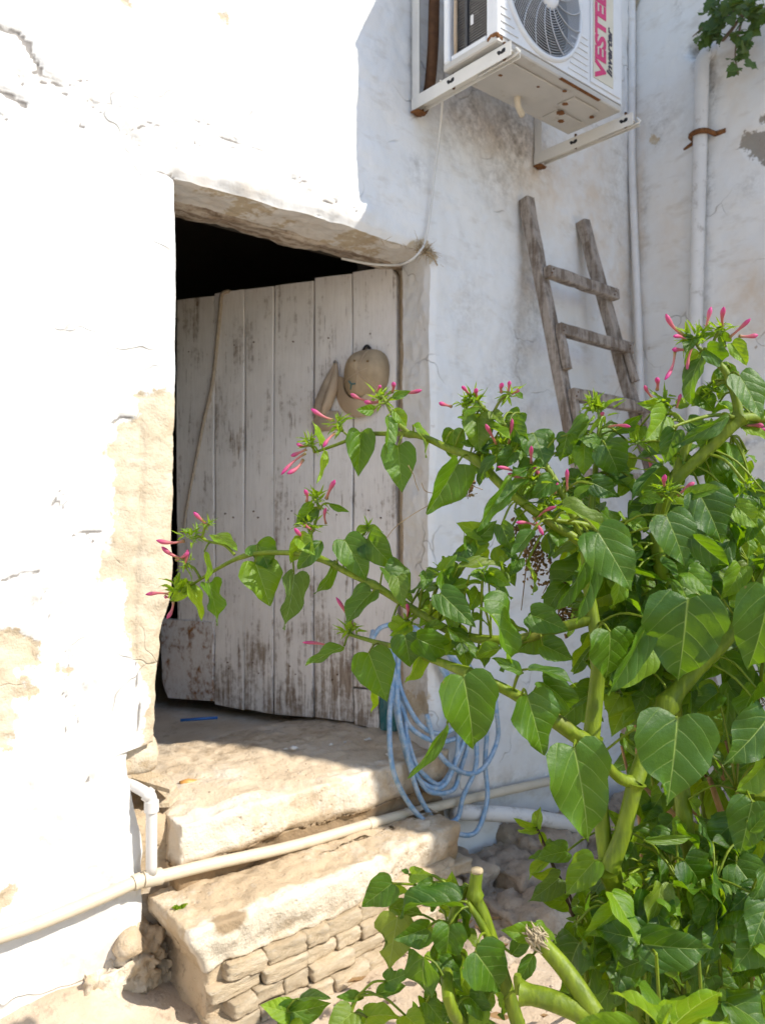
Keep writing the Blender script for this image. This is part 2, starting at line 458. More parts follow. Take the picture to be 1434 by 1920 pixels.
simple('rope_tan', (0.48, 0.39, 0.29), 0.9, 0.1, var=0.3, vs=60, bump=0.4)
simple('straw', (0.46, 0.33, 0.18), 0.9, 0.1, var=0.4, vs=60)
simple('cap_cloth', (0.46, 0.35, 0.225), 0.9, 0.1, var=0.35, vs=14, bump=0.9, bs=45)
simple('cap_brim', (0.50, 0.385, 0.27), 0.9, 0.1, var=0.15, vs=9, bump=0.25, bs=300)
simple('pouch_cloth', (0.49, 0.385, 0.28), 0.9, 0.1, var=0.35, vs=16, bump=0.9, bs=40)
simple('emblem_teal', (0.09, 0.17, 0.16), 0.8, 0.2)
simple('nail_steel', (0.25, 0.24, 0.23), 0.5, 0.5, 0.6)
simple('orange_plastic', (0.62, 0.30, 0.08), 0.45, 0.4)
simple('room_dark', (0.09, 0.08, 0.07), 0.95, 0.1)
simple('flake_white', (0.72, 0.71, 0.69), 0.8, 0.2)
simple('seed_dry', (0.27, 0.17, 0.075), 0.9, 0.1, var=0.5, vs=90)
simple('cane_dry', (0.40, 0.25, 0.13), 0.8, 0.2, var=0.45, vs=14, dirt=(0.17, 0.09, 0.045), damt=(0.5, 0.7))
simple('twig_dark', (0.10, 0.065, 0.045), 0.7, 0.25, var=0.4, vs=30)
simple('stub_pith', (0.52, 0.42, 0.27), 0.9, 0.1, var=0.5, vs=90, bump=0.5)
simple('vine_wood', (0.25, 0.18, 0.12), 0.9, 0.1, var=0.4, vs=30)

def leaf_mat(name, c_dark, c_light, trans, vein, tw=0.42, rough=0.42, spots=False):
    t = NT(name)
    uv = t.n('ShaderNodeUVMap'); uv.uv_map = 'UVMap'
    sx = t.n('ShaderNodeSeparateXYZ'); t.l(uv.outputs[0], sx.inputs[0])
    ax = t.math('ABSOLUTE', t.math('SUBTRACT', sx.outputs[0], 0.5)); y = sx.outputs[1]
    oi = t.n('ShaderNodeObjectInfo'); rd = oi.outputs['Random']
    vo = t.coord((1, 1, 1), 'Object')
    nn = t.noise(vo, 4, 3); nf = t.noise(vo, 30, 4, 0.7)
    # lateral veins: rise from the midrib and curve to the tip
    q = t.math('SUBTRACT', y, t.math('MULTIPLY', ax, 0.62))
    q = t.math('SUBTRACT', q, t.math('MULTIPLY', t.math('MULTIPLY', ax, ax), 1.5))
    q = t.math('ADD', q, t.math('MULTIPLY', t.math('SUBTRACT', nn, 0.5), 0.06))
    side = t.math('MULTIPLY', t.math('GREATER_THAN', sx.outputs[0], 0.5), 0.45)
    ph = t.math('ADD', t.math('MULTIPLY', q, 4.3), side)
    fr = t.math('ABSOLUTE', t.math('SUBTRACT', t.math('FRACT', ph), 0.5))      # 0 in the middle of a cell, .5 on a vein ... vein where ~0
    wv = t.math('MULTIPLY_ADD', ax, -0.08, 0.055)
    lat = t.math('SUBTRACT', 1.0, t.math('DIVIDE', fr, wv), clamp=True)
    mid = t.math('SUBTRACT', 1.0, t.math('DIVIDE', ax, t.math('MULTIPLY_ADD', y, -0.011, 0.017)), clamp=True)
    vm = t.math('MAXIMUM', t.math('MULTIPLY', lat, 0.55), mid)
    col = t.mix(rd, c_dark, c_light)
    col = t.mix(t.ramp(rd, [(0.90, 0.0), (1.0, 0.5)]), col, (0.24, 0.25, 0.02))
    col = t.mix(t.math('MULTIPLY', t.ramp(t.noise(vo, 2.2, 3), [(0.45, 0), (0.7, 1)]), 0.4), col, tuple(min(1, c * 1.5) for c in c_light))
    col = t.mix(t.math('MULTIPLY', nf, 0.35), col, tuple(c * 0.6 for c in c_dark))
    if spots:
        s2 = t.noise(vo, 9, 5, 0.7)
        col = t.mix(t.ramp(s2, [(0.5, 0), (0.62, 0.6)]), col, (0.03, 0.05, 0.012))
    brown = t.ramp(t.noise(vo, 5.5, 3), [(0.735, 0.0), (0.76, 1.0)])
    col = t.mix(t.math('MULTIPLY', brown, 0.7), col, (0.22, 0.13, 0.045))
    colv = t.mix(vm, col, vein)
    sm = t.math('SUBTRACT', 0.25, t.math('MULTIPLY', t.math('SUBTRACT', 0.5, fr), t.math('SUBTRACT', 0.5, fr)))
    h = t.math('ADD', t.math('MULTIPLY', sm, 0.55), t.math('MULTIPLY', vm, -0.10))
    h = t.math('ADD', h, t.math('MULTIPLY', nf, 0.14))
    h = t.math('ADD', h, t.math('MULTIPLY', nn, 0.5))
    nm = t.bump(h, 0.35, 0.012)
    t.fin(colv, t.math('MULTIPLY_ADD', nf, 0.22, rough - 0.08), nm, 0.40)
    tr = t.n('ShaderNodeBsdfTranslucent')
    tc = t.mix(rd, trans, tuple(c * 0.78 for c in trans))
    t.l(t.mix(t.math('MULTIPLY', vm, 0.6), tc, vein), tr.inputs[0]); t.l(nm, tr.inputs['Normal'])
    ms = t.n('ShaderNodeMixShader'); ms.inputs[0].default_value = tw
    t.l(t.b.outputs[0], ms.inputs[1]); t.l(tr.outputs[0], ms.inputs[2]); t.l(ms.outputs[0], t.out.inputs[0])
    return t.m
leaf_mat('leaf_green', (0.011, 0.052, 0.002), (0.062, 0.148, 0.006), (0.34, 0.60, 0.006), (0.26, 0.36, 0.08), 0.30)
leaf_mat('leaf_young', (0.055, 0.150, 0.005), (0.175, 0.30, 0.012), (0.50, 0.72, 0.012), (0.36, 0.47, 0.08), 0.40)
leaf_mat('leaf_spotted', (0.055, 0.105, 0.024), (0.09, 0.15, 0.035), (0.20, 0.33, 0.035), (0.25, 0.34, 0.12), 0.36, spots=True)
leaf_mat('leaf_yellowing', (0.15, 0.21, 0.022), (0.19, 0.25, 0.03), (0.38, 0.47, 0.04), (0.30, 0.36, 0.10), 0.42)
leaf_mat('leaf_vine', (0.040, 0.085, 0.022), (0.085, 0.13, 0.025), (0.17, 0.29, 0.035), (0.14, 0.19, 0.06), 0.35)

def stem_mat():
    t = NT('stem_green'); v = t.coord(); n = t.noise(v, 18, 4, 0.6); s = t.noise(t.coord((60, 60, 6)), 2, 3)
    c = t.mix(t.ramp(n, [(0.35, 0), (0.65, 1)]), (0.155, 0.215, 0.007), (0.09, 0.135, 0.006))
    c = t.mix(t.ramp(s, [(0.45, 0), (0.7, 0.5)]), c, (0.24, 0.30, 0.02))
    c = t.mix(t.ramp(t.noise(v, 9, 4), [(0.60, 0), (0.74, 0.55)]), c, (0.20, 0.13, 0.05))
    c = t.mix(t.ramp(t.noise(v, 70, 4, 0.7), [(0.55, 0), (0.72, 0.5)]), c, (0.09, 0.12, 0.03))
    t.fin(c, 0.5, t.bump(t.math('ADD', s, t.math('MULTIPLY', n, 0.8)), 0.5, 0.003), 0.3)
    t.b.inputs['Subsurface Weight'].default_value = 0.0
    return t.m
stem_mat()
def petal_mat():
    t = NT('petal_pink'); tc = t.attr('along'); oi = t.n('ShaderNodeObjectInfo')
    c = t.ramp(tc, [(0.0, (0.30, 0.28, 0.08)), (0.25, (0.56, 0.22, 0.19)), (0.65, (0.58, 0.14, 0.22)), (0.9, (0.58, 0.055, 0.27)), (1.0, (0.52, 0.03, 0.26))])
    c = t.mix(t.math('MULTIPLY', oi.outputs['Random'], 0.35), c, (0.48, 0.14, 0.10))
    t.fin(c, 0.5, None, 0.35)
    tr = t.n('ShaderNodeBsdfTranslucent'); t.l(c, tr.inputs[0])
    ms = t.n('ShaderNodeMixShader'); ms.inputs[0].default_value = 0.3
    t.l(t.b.outputs[0], ms.inputs[1]); t.l(tr.outputs[0], ms.inputs[2]); t.l(ms.outputs[0], t.out.inputs[0])
petal_mat()

# ================================================================== SETTING
# ------------------------------------------------------------------ ground
gx = np.concatenate([[-200, -60, -20, -8, -3], np.arange(-1.0, 3.4, 0.03), [5, 9, 20, 60, 200]])
gy = np.concatenate([[-200, -60, -20, -8, -4], np.arange(-2.6, 0.3, 0.03), [1, 4, 20, 60, 200]])
GX, GY = np.meshgrid(gx, gy)
pp = np.stack([GX, GY, np.zeros_like(GX)], -1)
near = ((np.abs(GX - 1.3) < 3) & (np.abs(GY + 1) < 2)).astype(float)
GZ = near * (0.018 * fbm(pp * 4, 4, 3) + 0.008 * fbm(pp * 22, 3, 5)) 
GZ = GZ + near * 0.13 * np.exp(-((GX - 0.62) / 0.30) ** 2) * sstep(-0.30, 0.0, GY)           # earth heaped against the wall
GZ = np.where(GY > 0.12, -0.05, GZ)
nx_, ny_ = len(gx), len(gy)
idx = np.arange(nx_ * ny_).reshape(ny_, nx_)
gf = np.stack([idx[:-1, :-1], idx[:-1, 1:], idx[1:, 1:], idx[1:, :-1]], -1).reshape(-1, 4)
ground = mesh_obj('ground', np.stack([GX, GY, GZ], -1).reshape(-1, 3), gf, MAT['earth'])
tag(ground, 'dusty tan trodden ground in front of the steps', None, None, 'structure')

# ------------------------------------------------------------------ house wall with the doorway
XR_WALL = 3.2
def to_wall(pts): return [(W(a, b).x, W(a, b).z) for a, b in pts]
FX = 0.0085
xs = np.concatenate([[-7, -4, -2, -1, -0.4, -0.1], np.arange(0.1, 3.2, FX), [3.2]])
zs = np.concatenate([[-0.1], np.arange(0.0, 3.75, FX), [3.8, 4.0, 4.4]])
XL0, XR0, ZT0 = 0.966, 1.919, 2.233
iL = int(np.argmin(np.abs(xs - XL0))); iR = int(np.argmin(np.abs(xs - XR0))); jT = int(np.argmin(np.abs(zs - ZT0)))
X, Z = np.meshgrid(xs, zs)
# wandering jamb lines
jl = to_wall([(332, 330), (331, 700), (327, 900), (325, 1060), (318, 1120), (303, 1190), (296, 1260), (291, 1330), (288, 1400)])
jlz = np.array([p[1] for p in jl])[::-1]; jlx = np.array([p[0] for p in jl])[::-1]
xl = np.interp(zs, jlz, jlx)
low = to_wall([(238, 1420), (243, 1470), (252, 1520), (266, 1570), (268, 1640)])
lz = np.array([p[1] for p in low])[::-1]; lx = np.array([p[0] for p in low])[::-1]
xl = np.where(zs < 0.69, np.interp(zs, lz, lx), xl)
zz3 = np.stack([zs * 0, zs * 0 + 3.3, zs], -1)
xl = xl + 0.006 * fbm(zz3 * 14, 4, 21) * np.where(zs < 1.6, 1.0, 0.25)
xr = np.full_like(zs, XR0) + 0.004 * fbm(zz3 * 9, 4, 22)
tl = np.clip((X - (-0.4)) / (xs[iL] + 0.4), 0, 1)
dl = (xl - xs[iL])[:, None]; dr = (xr - xs[iR])[:, None]
wx = np.where(X <= xs[iL], dl * sstep(0.45, 1.0, tl), 0)
midw = np.clip((X - xs[iL]) / (xs[iR] - xs[iL]), 0, 1)
wx = np.where((X > xs[iL]) & (X < xs[iR]), dl * (1 - midw) + dr * midw, wx)
wx = np.where(X >= xs[iR], dr * (1 - sstep(0, 0.4, X - xs[iR])), wx)
WXc = X + wx
lint = to_wall([(332, 331), (500, 379), (640, 420), (720, 447), (800, 470)])
zt = np.interp(xs, [p[0] for p in lint], [p[1] for p in lint]) + 0.005 * fbm(np.stack([xs, xs*0+1, xs*0], -1) * 13, 4, 31)
dz = (zt - zs[jT])[None, :] * np.exp(-((Z - zs[jT]) / 0.12) ** 2) * (sstep(0.5, 0.9, X) * (1 - sstep(2.0, 2.4, X)))
WZc = Z + dz
p3 = np.stack([WXc, WXc * 0, WZc], -1)
warp = 0.03 * np.stack([fbm(p3 * 6, 3, 41), fbm(p3 * 6, 3, 42)], -1) + 0.010 * np.stack([fbm(p3 * 30, 3, 43), fbm(p3 * 30, 3, 44)], -1)
ux, uz = WXc + warp[..., 0], WZc + warp[..., 1]
# bare stone where the coat is gone (pixel outlines put on the wall plane)
peels = [
    [(247, 722), (345, 722), (345, 1420), (285, 1420), (262, 1390), (270, 1300), (250, 1250), (238, 1180), (228, 1100), (188, 1105), (186, 1060), (205, 1000), (196, 960), (208, 900), (203, 850), (212, 790), (250, 780)],
    [(-60, 1180), (30, 1185), (62, 1205), (72, 1240), (30, 1262), (58, 1290), (40, 1320), (18, 1400), (-60, 1430)],
    [(222, -10), (244, -10), (242, 14), (230, 8)], [(412, 32), (425, 30), (424, 44), (415, 42)],
    [(92, 1240), (122, 1250), (115, 1262), (95, 1256)], [(90, 1320), (110, 1322), (108, 1330)],
    [(790, 450), (812, 480), (800, 500), (740, 475)],
    [(752, 1290), (800, 1280), (806, 1320), (786, 1380), (752, 1400)],
    [(210, 1830), (330, 1790), (350, 1960), (100, 1960), (150, 1880)],
    [(-20, 1690), (20, 1660), (30, 1672), (-20, 1720)],
]
peel = np.full(X.shape, -1.0)
for pl in peels: peel = np.maximum(peel, poly_sd(ux, uz, to_wall(pl)))
# the strip of stone under the lintel is masked into the reveal by its own grid
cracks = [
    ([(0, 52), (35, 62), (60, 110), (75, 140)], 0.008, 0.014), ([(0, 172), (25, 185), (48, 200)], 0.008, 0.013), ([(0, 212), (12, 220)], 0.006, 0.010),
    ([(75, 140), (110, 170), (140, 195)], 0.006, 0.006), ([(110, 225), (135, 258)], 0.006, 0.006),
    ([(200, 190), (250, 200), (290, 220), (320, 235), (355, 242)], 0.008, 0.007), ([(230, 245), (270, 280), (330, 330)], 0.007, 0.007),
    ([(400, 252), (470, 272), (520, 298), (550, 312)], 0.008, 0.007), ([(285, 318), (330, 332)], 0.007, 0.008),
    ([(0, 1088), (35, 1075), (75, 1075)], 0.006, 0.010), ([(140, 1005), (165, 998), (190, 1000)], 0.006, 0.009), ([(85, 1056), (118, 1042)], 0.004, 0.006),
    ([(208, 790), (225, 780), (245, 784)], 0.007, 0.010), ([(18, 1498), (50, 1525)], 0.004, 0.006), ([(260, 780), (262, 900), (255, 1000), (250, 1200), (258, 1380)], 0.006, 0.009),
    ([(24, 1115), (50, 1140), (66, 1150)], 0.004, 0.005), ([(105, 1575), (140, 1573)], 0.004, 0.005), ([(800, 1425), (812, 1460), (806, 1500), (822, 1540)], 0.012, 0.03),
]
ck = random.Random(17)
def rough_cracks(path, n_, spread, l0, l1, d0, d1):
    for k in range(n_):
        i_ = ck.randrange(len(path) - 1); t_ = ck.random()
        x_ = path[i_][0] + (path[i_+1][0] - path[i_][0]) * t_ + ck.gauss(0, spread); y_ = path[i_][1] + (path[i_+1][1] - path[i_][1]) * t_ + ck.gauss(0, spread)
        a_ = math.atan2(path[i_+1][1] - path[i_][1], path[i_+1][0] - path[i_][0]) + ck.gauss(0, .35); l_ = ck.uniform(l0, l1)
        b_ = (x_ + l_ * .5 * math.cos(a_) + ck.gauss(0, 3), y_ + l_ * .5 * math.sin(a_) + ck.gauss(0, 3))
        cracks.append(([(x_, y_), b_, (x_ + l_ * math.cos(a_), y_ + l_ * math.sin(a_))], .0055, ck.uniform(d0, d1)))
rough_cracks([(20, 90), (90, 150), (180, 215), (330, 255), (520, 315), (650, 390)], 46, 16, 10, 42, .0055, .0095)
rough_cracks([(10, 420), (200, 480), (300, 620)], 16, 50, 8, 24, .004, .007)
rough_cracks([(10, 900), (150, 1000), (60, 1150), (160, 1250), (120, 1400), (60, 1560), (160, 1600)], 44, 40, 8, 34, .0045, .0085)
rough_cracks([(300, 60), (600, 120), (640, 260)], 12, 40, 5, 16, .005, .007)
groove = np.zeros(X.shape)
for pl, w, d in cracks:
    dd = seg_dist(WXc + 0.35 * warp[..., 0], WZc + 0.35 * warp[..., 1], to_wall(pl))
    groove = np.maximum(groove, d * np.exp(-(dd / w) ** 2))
coat = 1 - sstep(-0.004, 0.004, peel + 0.010 * fbm(p3 * 50, 3, 45))
relief = 0.016 * fbm(p3 * 1.7, 3, 51) + 0.008 * fbm(p3 * 7, 4, 52) + 0.0036 * fbm(p3 * 26, 3, 53)
# bulging diagonal ledge of old plaster above the doorway
dd = seg_dist(ux, uz, to_wall([(40, 100), (150, 200), (330, 255), (520, 315), (680, 400)]))
relief = relief + 0.013 * np.exp(-(dd / 0.09) ** 2) * (1 + 0.6 * fbm(p3 * 18, 3, 55))
relief = relief + 0.005 * (1 - coat) * fbm(np.stack([WXc * 22, WXc * 0, WZc * 40], -1), 3, 56)
edge_fade = 1 - sstep(0.0, 0.03, np.abs(X - 9))
out = relief + 0.006 * coat - groove
Yc = -out
# roll the arrises of the opening
inside_z = (np.arange(len(zs)) <= jT)[:, None]
rl = np.exp(-((X - xs[iL]) / 0.014) ** 2) * (X <= xs[iL] + 1e-6) * inside_z
rr = np.exp(-((X - xs[iR]) / 0.012) ** 2) * (X >= xs[iR] - 1e-6) * inside_z
rt = np.exp(-((Z - zs[jT]) / 0.016) ** 2) * (Z >= zs[jT] - 1e-6) * ((X >= xs[iL] - 1e-6) & (X <= xs[iR] + 1e-6))
Yc = Yc + 0.012 * np.maximum(np.maximum(rl, rr), rt)
grime = np.zeros(X.shape); ochre = np.zeros(X.shape); tone = np.zeros(X.shape)
def blob(px, py, rx, rz, a):
    q = W(px, py); return a * np.exp(-((ux - q.x) / rx) ** 2 - ((uz - q.z) / rz) ** 2)
for (a, b, rx, rz, s) in [(880, 215, .16, .12, .9), (960, 260, .2, .15, .9), (930, 330, .13, .12, .5), (840, 260, .06, .08, .45), (770, 100, .03, .10, .55), (772, 320, .05, .06, .5),
                          (1000, 560, .10, .22, .55), (975, 650, .08, .2, .5), (880, 580, .10, .12, .30), (1160, 330, .10, .3, .35), (960, 760, .2, .2, .3), (800, 1480, .12, .10, .9),
                          (30, 110, .03, .04, .4), (870, 1500, .3, .05, .6), (600, 330, .05, .03, .3), (200, 1030, .05, .05, .3), (120, 1250, .08, .03, .4), (300, 1880, .12, .1, .8)]:
    grime = np.maximum(grime, blob(a, b, rx, rz, s))
for (a, b, rx, rz, s) in [(100, 180, .10, .05, .45), (250, 232, .12, .05, .4), (420, 275, .12, .04, .4), (560, 340, .10, .03, .4), (60, 1130, .10, .07, .5), (150, 1280, .08, .06, .5), (110, 1500, .10, .08, .4), (190, 1660, .07, .06, .45), (180, 700, .05, .10, .35), (60, 560, .05, .06, .35), (560, 120, .06, .05, .3)]:
    grime = np.maximum(grime, blob(a, b, rx, rz, s))
for (a, b, rx, rz, s) in [(1010, 330, .25, .2, .75), (1110, 380, .2, .4, .7), (1165, 600, .12, .5, .75), (920, 250, .2, .12, .6), (985, 500, .06, .2, .6), (880, 1180, .1, .2, .25),
                          (770, 480, .06, .03, .9), (640, 220, .04, .05, .15), (380, 340, .06, .02, .3), (500, 360, .1, .02, .3), (640, 400, .1, .02, .3), (780, 1330, .05, .16, .6), (900, 1480, .2, .05, .5),
                          (190, 1830, .14, .08, .7), (60, 1480, .05, .03, .2)]:
    ochre = np.maximum(ochre, blob(a, b, rx, rz, s))
ny, nx = X.shape
ids = np.arange(nx * ny).reshape(ny, nx)
q = np.stack([ids[:-1, :-1], ids[:-1, 1:], ids[1:, 1:], ids[1:, :-1]], -1)
jj, ii = np.meshgrid(np.arange(ny - 1), np.arange(nx - 1), indexing='ij')
keep = ~((jj < jT) & (ii >= iL) & (ii < iR))
Vw = np.stack([WXc, Yc, WZc], -1).reshape(-1, 3)
Fw = q[keep].tolist()
house = thing('house_wall', 'whitewashed plaster house wall around the open doorway, peeling beside the left jamb', 'wall', (0, 0, 0))
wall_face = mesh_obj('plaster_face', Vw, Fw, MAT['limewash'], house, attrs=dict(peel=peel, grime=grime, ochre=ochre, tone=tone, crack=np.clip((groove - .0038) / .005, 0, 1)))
# reveals
def reveal(name, line, depth_to, seed, peelv, ochrev, grimev, nin, splay=0.0):
    line = np.array(line); n = 26
    rows = []
    for k in range(n + 1):
        t = k / n; r = line.copy(); r[:, 1] = line[:, 1] * (1 - t) + depth_to * t
        dsp = 0.012 * fbm(r * 9, 4, seed) + 0.004 * fbm(r * 40, 3, seed + 3)
        r[:, 0] += splay * t; r = r + nin[None, :] * (dsp * sstep(0, .2, np.array([t]))[0])[:, None] 
        rows.append(r)
    V = np.concatenate(rows); m = len(line)
    ii = np.arange((n + 1) * m).reshape(n + 1, m)
    F = np.stack([ii[:-1, :-1], ii[:-1, 1:], ii[1:, 1:], ii[1:, :-1]], -1).reshape(-1, 4)
    pv = peelv(V); 
    return mesh_obj(name, V, F, MAT['limewash'], house, attrs=dict(peel=pv, grime=grimev(V), ochre=ochrev(V), tone=V[:, 0] * 0))
L = np.stack([WXc[:jT+1, iL], Yc[:jT+1, iL], WZc[:jT+1, iL]], -1)
reveal('left_reveal', L, 0.36, 61, lambda V: 0.03 - V[:, 1] * 3, lambda V: V[:, 0] * 0, lambda V: V[:, 0] * 0 + .2, np.array([1.0, 0, 0]))
Rr = np.stack([WXc[:jT+1, iR], Yc[:jT+1, iR], WZc[:jT+1, iR]], -1)
reveal('right_reveal', Rr, 0.165, 62, lambda V: 0.02 - 0.5 * np.abs(V[:, 2] - 0.62) + 0.02 * fbm(V * 9, 3, 5), lambda V: 0.06 + 0.2 * fbm(V * 6, 3, 7), lambda V: 0.0 + 0.35 * np.exp(-((V[:, 2] - 0.75) / 0.25) ** 2), np.array([-1.0, 0, 0]), 0.022)
T = np.stack([WXc[jT, iL:iR+1], Yc[jT, iL:iR+1], WZc[jT, iL:iR+1]], -1)
reveal('soffit', T, 0.17, 63, lambda V: -0.012 + 0.05 * fbm(V * 8, 3, 9), lambda V: V[:, 0] * 0 + .3, lambda V: V[:, 0] * 0 + .15, np.array([0, 0, -1.0]))
# lintel timber behind the plaster soffit
V, F = block(0.88, 2.02, 0.168, 0.262, 2.222, 2.32, 0.02, 0.012, 0.007, 8, 71, 0.003)
mesh_obj('lintel', V, F, MAT['lintel_wood'], house)
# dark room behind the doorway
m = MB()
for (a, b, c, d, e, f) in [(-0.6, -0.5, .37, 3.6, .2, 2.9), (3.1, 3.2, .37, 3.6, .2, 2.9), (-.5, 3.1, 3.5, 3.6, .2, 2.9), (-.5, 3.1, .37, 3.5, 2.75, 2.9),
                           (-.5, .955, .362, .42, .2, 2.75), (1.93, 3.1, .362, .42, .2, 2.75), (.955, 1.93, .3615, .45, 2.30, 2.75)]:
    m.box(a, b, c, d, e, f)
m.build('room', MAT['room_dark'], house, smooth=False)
V, F = block(-0.5, 3.1, 0.62, 3.5, 0.34, 0.462, 0.06, 0.01, 0.004, 5, 75)
mesh_obj('room_floor', V, F, MAT['step_stone'], house)
# rubble core showing where the corner of the jamb has broken off
V, F = block(0.78, 0.972, 0.05, 0.40, 0.0, 0.475, 0.015, 0.02, 0.016, 9, 76, 0.005)
mesh_obj('rubble_core', V, F, MAT['slab_stone'], house)
V, F = block(0.80, 0.93, 0.03, 0.30, 0.60, 0.72, 0.015, 0.03, 0.014, 12, 77, 0.005)
mesh_obj('rubble_core', V, F, MAT['slab_stone'], house)
for (x0, x1, y0, y1, z1, sd) in ((.70, .90, -.045, .05, .16, 78), (.82, .93, -.02, .06, .20, 79), (.50, .76, -.04, .05, .07, 80), (.86, .96, -.02, .1, .14, 87)):
    V, F = block(x0, x1, y0, y1, -.06, z1, 0.009, 0.02, 0.028, 11, sd, 0.014)
    mesh_obj('crumbled_foot', V, F, MAT['slab_stone'], house, attrs=dict(dirt=0.15 + 0.5 * fbm(V * 6, 3, sd)))
# back of the wall so it is solid
m = MB(); m.box(-7, .80, .05, .36, -.1, 4.38); m.box(1.97, 3.2, .05, .36, -.1, 4.38); m.box(.80, 1.97, .05, .36, 2.34, 4.38)
m.build('wall_core', MAT['slab_stone'], house, smooth=False)

# ------------------------------------------------------------------ side wall of the neighbouring house (casts the shade)
t_h = (XR_WALL - 1.620) / math.sin(SUN_AZ)
y_end = -t_h * math.cos(SUN_AZ)
H_side = 2.775 + t_h * math.tan(SUN_EL)
side = thing('side_wall', 'stained whitewashed side wall at a right angle to the house, carrying the drain pipe', 'wall', (XR_WALL, 0, 0))
ys = np.concatenate([[0.0], np.arange(-0.012, -0.95, -0.011), [-1.1, -1.5, -2.0, y_end]])
zs2 = np.concatenate([np.arange(0.0, 3.75, 0.011), [3.9, 4.5, H_side]])
Y2, Z2 = np.meshgrid(ys, zs2)
p3 = np.stack([Y2 * 0 + 3.2, Y2, Z2], -1)
warp = 0.03 * np.stack([fbm(p3 * 6, 3, 141), fbm(p3 * 6, 3, 142)], -1) + 0.012 * np.stack([fbm(p3 * 30, 3, 143), fbm(p3 * 30, 3, 144)], -1)
uy, uz = Y2 + warp[..., 0], Z2 + warp[..., 1]
def to_side(pts): return [(S(a, b).y, S(a, b).z) for a, b in pts]
peels = [[(1384, 285), (1392, 255), (1420, 246), (1460, 250), (1460, 312), (1420, 305), (1400, 300)], [(1420, 225), (1440, 212), (1450, 240), (1424, 240)],
         [(1180, -20), (1198, -20), (1192, 15), (1182, 35)], [(1225, 250), (1238, 252), (1234, 262), (1222, 264)]]
pk = np.full(Y2.shape, -1.0)
for pl in peels: pk = np.maximum(pk, poly_sd(uy, uz, to_side(pl)))
pk = np.maximum(pk, 0.0 - 1.0)
gm = np.zeros(Y2.shape); oc = np.zeros(Y2.shape)
def blob2(px, py, ry, rz, a):
    q = S(px, py); return a * np.exp(-((uy - q.y) / ry) ** 2 - ((uz - q.z) / rz) ** 2)
for (a, b, ry, rz, s) in [(1335, 160, .025, .12, 1.0), (1310, 92, .06, .04, 1.0), (1332, 330, .02, .25, .7), (1300, 130, .02, .1, .7), (1330, 560, .02, .2, .35), (1240, 230, .1, .1, .45), (1270, 20, .03, .06, .6),
                          (1410, 350, .06, .06, .4), (1195, 160, .02, .3, .4), (1210, 400, .02, .3, .4), (1400, 830, .10, .02, .8), (1320, 1035, .1, .03, .5)]:
    gm = np.maximum(gm, blob2(a, b, ry, rz, s))
for (a, b, ry, rz, s) in [(1410, 560, .12, .16, .75), (1390, 130, .1, .2, .5), (1200, 420, .03, .5, .7), (1260, 420, .1, .3, .35), (1350, 1000, .2, .2, .3), (1400, 260, .10, .12, .4)]:
    oc = np.maximum(oc, blob2(a, b, ry, rz, s))
gv = np.zeros(Y2.shape)
for pl, w, d in [([(1385, 832), (1410, 822), (1450, 818)], .008, .014), ([(1270, 1030), (1340, 1030), (1434, 1018)], .01, .016), ([(1300, 905), (1434, 880)], .01, .008)]:
    gv = np.maximum(gv, d * np.exp(-(seg_dist(uy, uz, to_side(pl)) / w) ** 2))
ct = 1 - sstep(-0.004, 0.004, pk)
o2 = 0.014 * fbm(p3 * 2.2, 3, 151) + 0.006 * fbm(p3 * 8, 4, 152) + 0.0022 * fbm(p3 * 28, 3, 153) + 0.006 * ct - gv
hole = S(1312, 92); o2 = o2 - 0.10 * np.exp(-((uy - hole.y) / .035) ** 2 - ((uz - hole.z) / .03) ** 2)
X2 = 3.2 - o2
V = np.stack([X2, Y2, Z2], -1).reshape(-1, 3)
a_, b_ = Y2.shape; ids = np.arange(a_ * b_).reshape(a_, b_)
F = np.stack([ids[:-1, :-1], ids[:-1, 1:], ids[1:, 1:], ids[1:, :-1]], -1).reshape(-1, 4)
tn = sstep(-0.01, 0.01, poly_sd(uy, uz, to_side([(1370, 200), (1480, 200), (1480, 330), (1370, 330)])))
mesh_obj('plaster_face', V, F, MAT['limewash_side'], side, off=(3.2, 0, 0), attrs=dict(peel=pk, grime=gm, ochre=oc, tone=tn))
m = MB(); m.box(0.05, 0.6, y_end + 0.002, 0.0, -.1, H_side)
m.build('wall_core', MAT['slab_stone'], side, smooth=False)

simple('bounce_white', (0.72, 0.72, 0.73), 0.9, 0.15)
m = MB(); m.box(-1.7, -1.35, -5.0, -.03, -.1, 3.6, .02)  # added wall out of view, bounces sunlight onto door, reveal and side wall
tag(m.build('bounce_wall', MAT['bounce_white'], None, False), kind='structure')

# ================================================================== STEPS
def sh1(V):
    V = V.copy(); f = sstep(0.25, -0.03, V[:, 1]); V[:, 2] -= 0.02 * f * (V[:, 2] > 0.36); 
    V[:, 1] += (0.016 + 0.03 * np.clip(fbm(V * 7, 3, 84) + .3, 0, 1)) * sstep(0.375, 0.33, V[:, 2] + .02 * fbm(V * 9, 3, 85)) * (V[:, 1] < 0.2); return V
V, F = block(0.958, 1.985, -0.035, 0.60, 0.2, 0.492, 0.009, 0.011, 0.0065, 5, 81, 0.0045, sh1)
fz = (V[:, 1] < 0.03)
lime = np.where(fz, sstep(.34, .40, V[:, 2]) * (.30 + .55 * sstep(1.2, 1.0, V[:, 0])), .05) * (0.7 + 0.6 * fbm(V * 5, 3, 5)); dirt = np.where(fz, sstep(.40, .33, V[:, 2]) * 0.8, 0.0) + 0.35 * sstep(0.1, 0.5, V[:, 1]) + 0.4 * sstep(1.7, 1.85, V[:, 0]) * fz
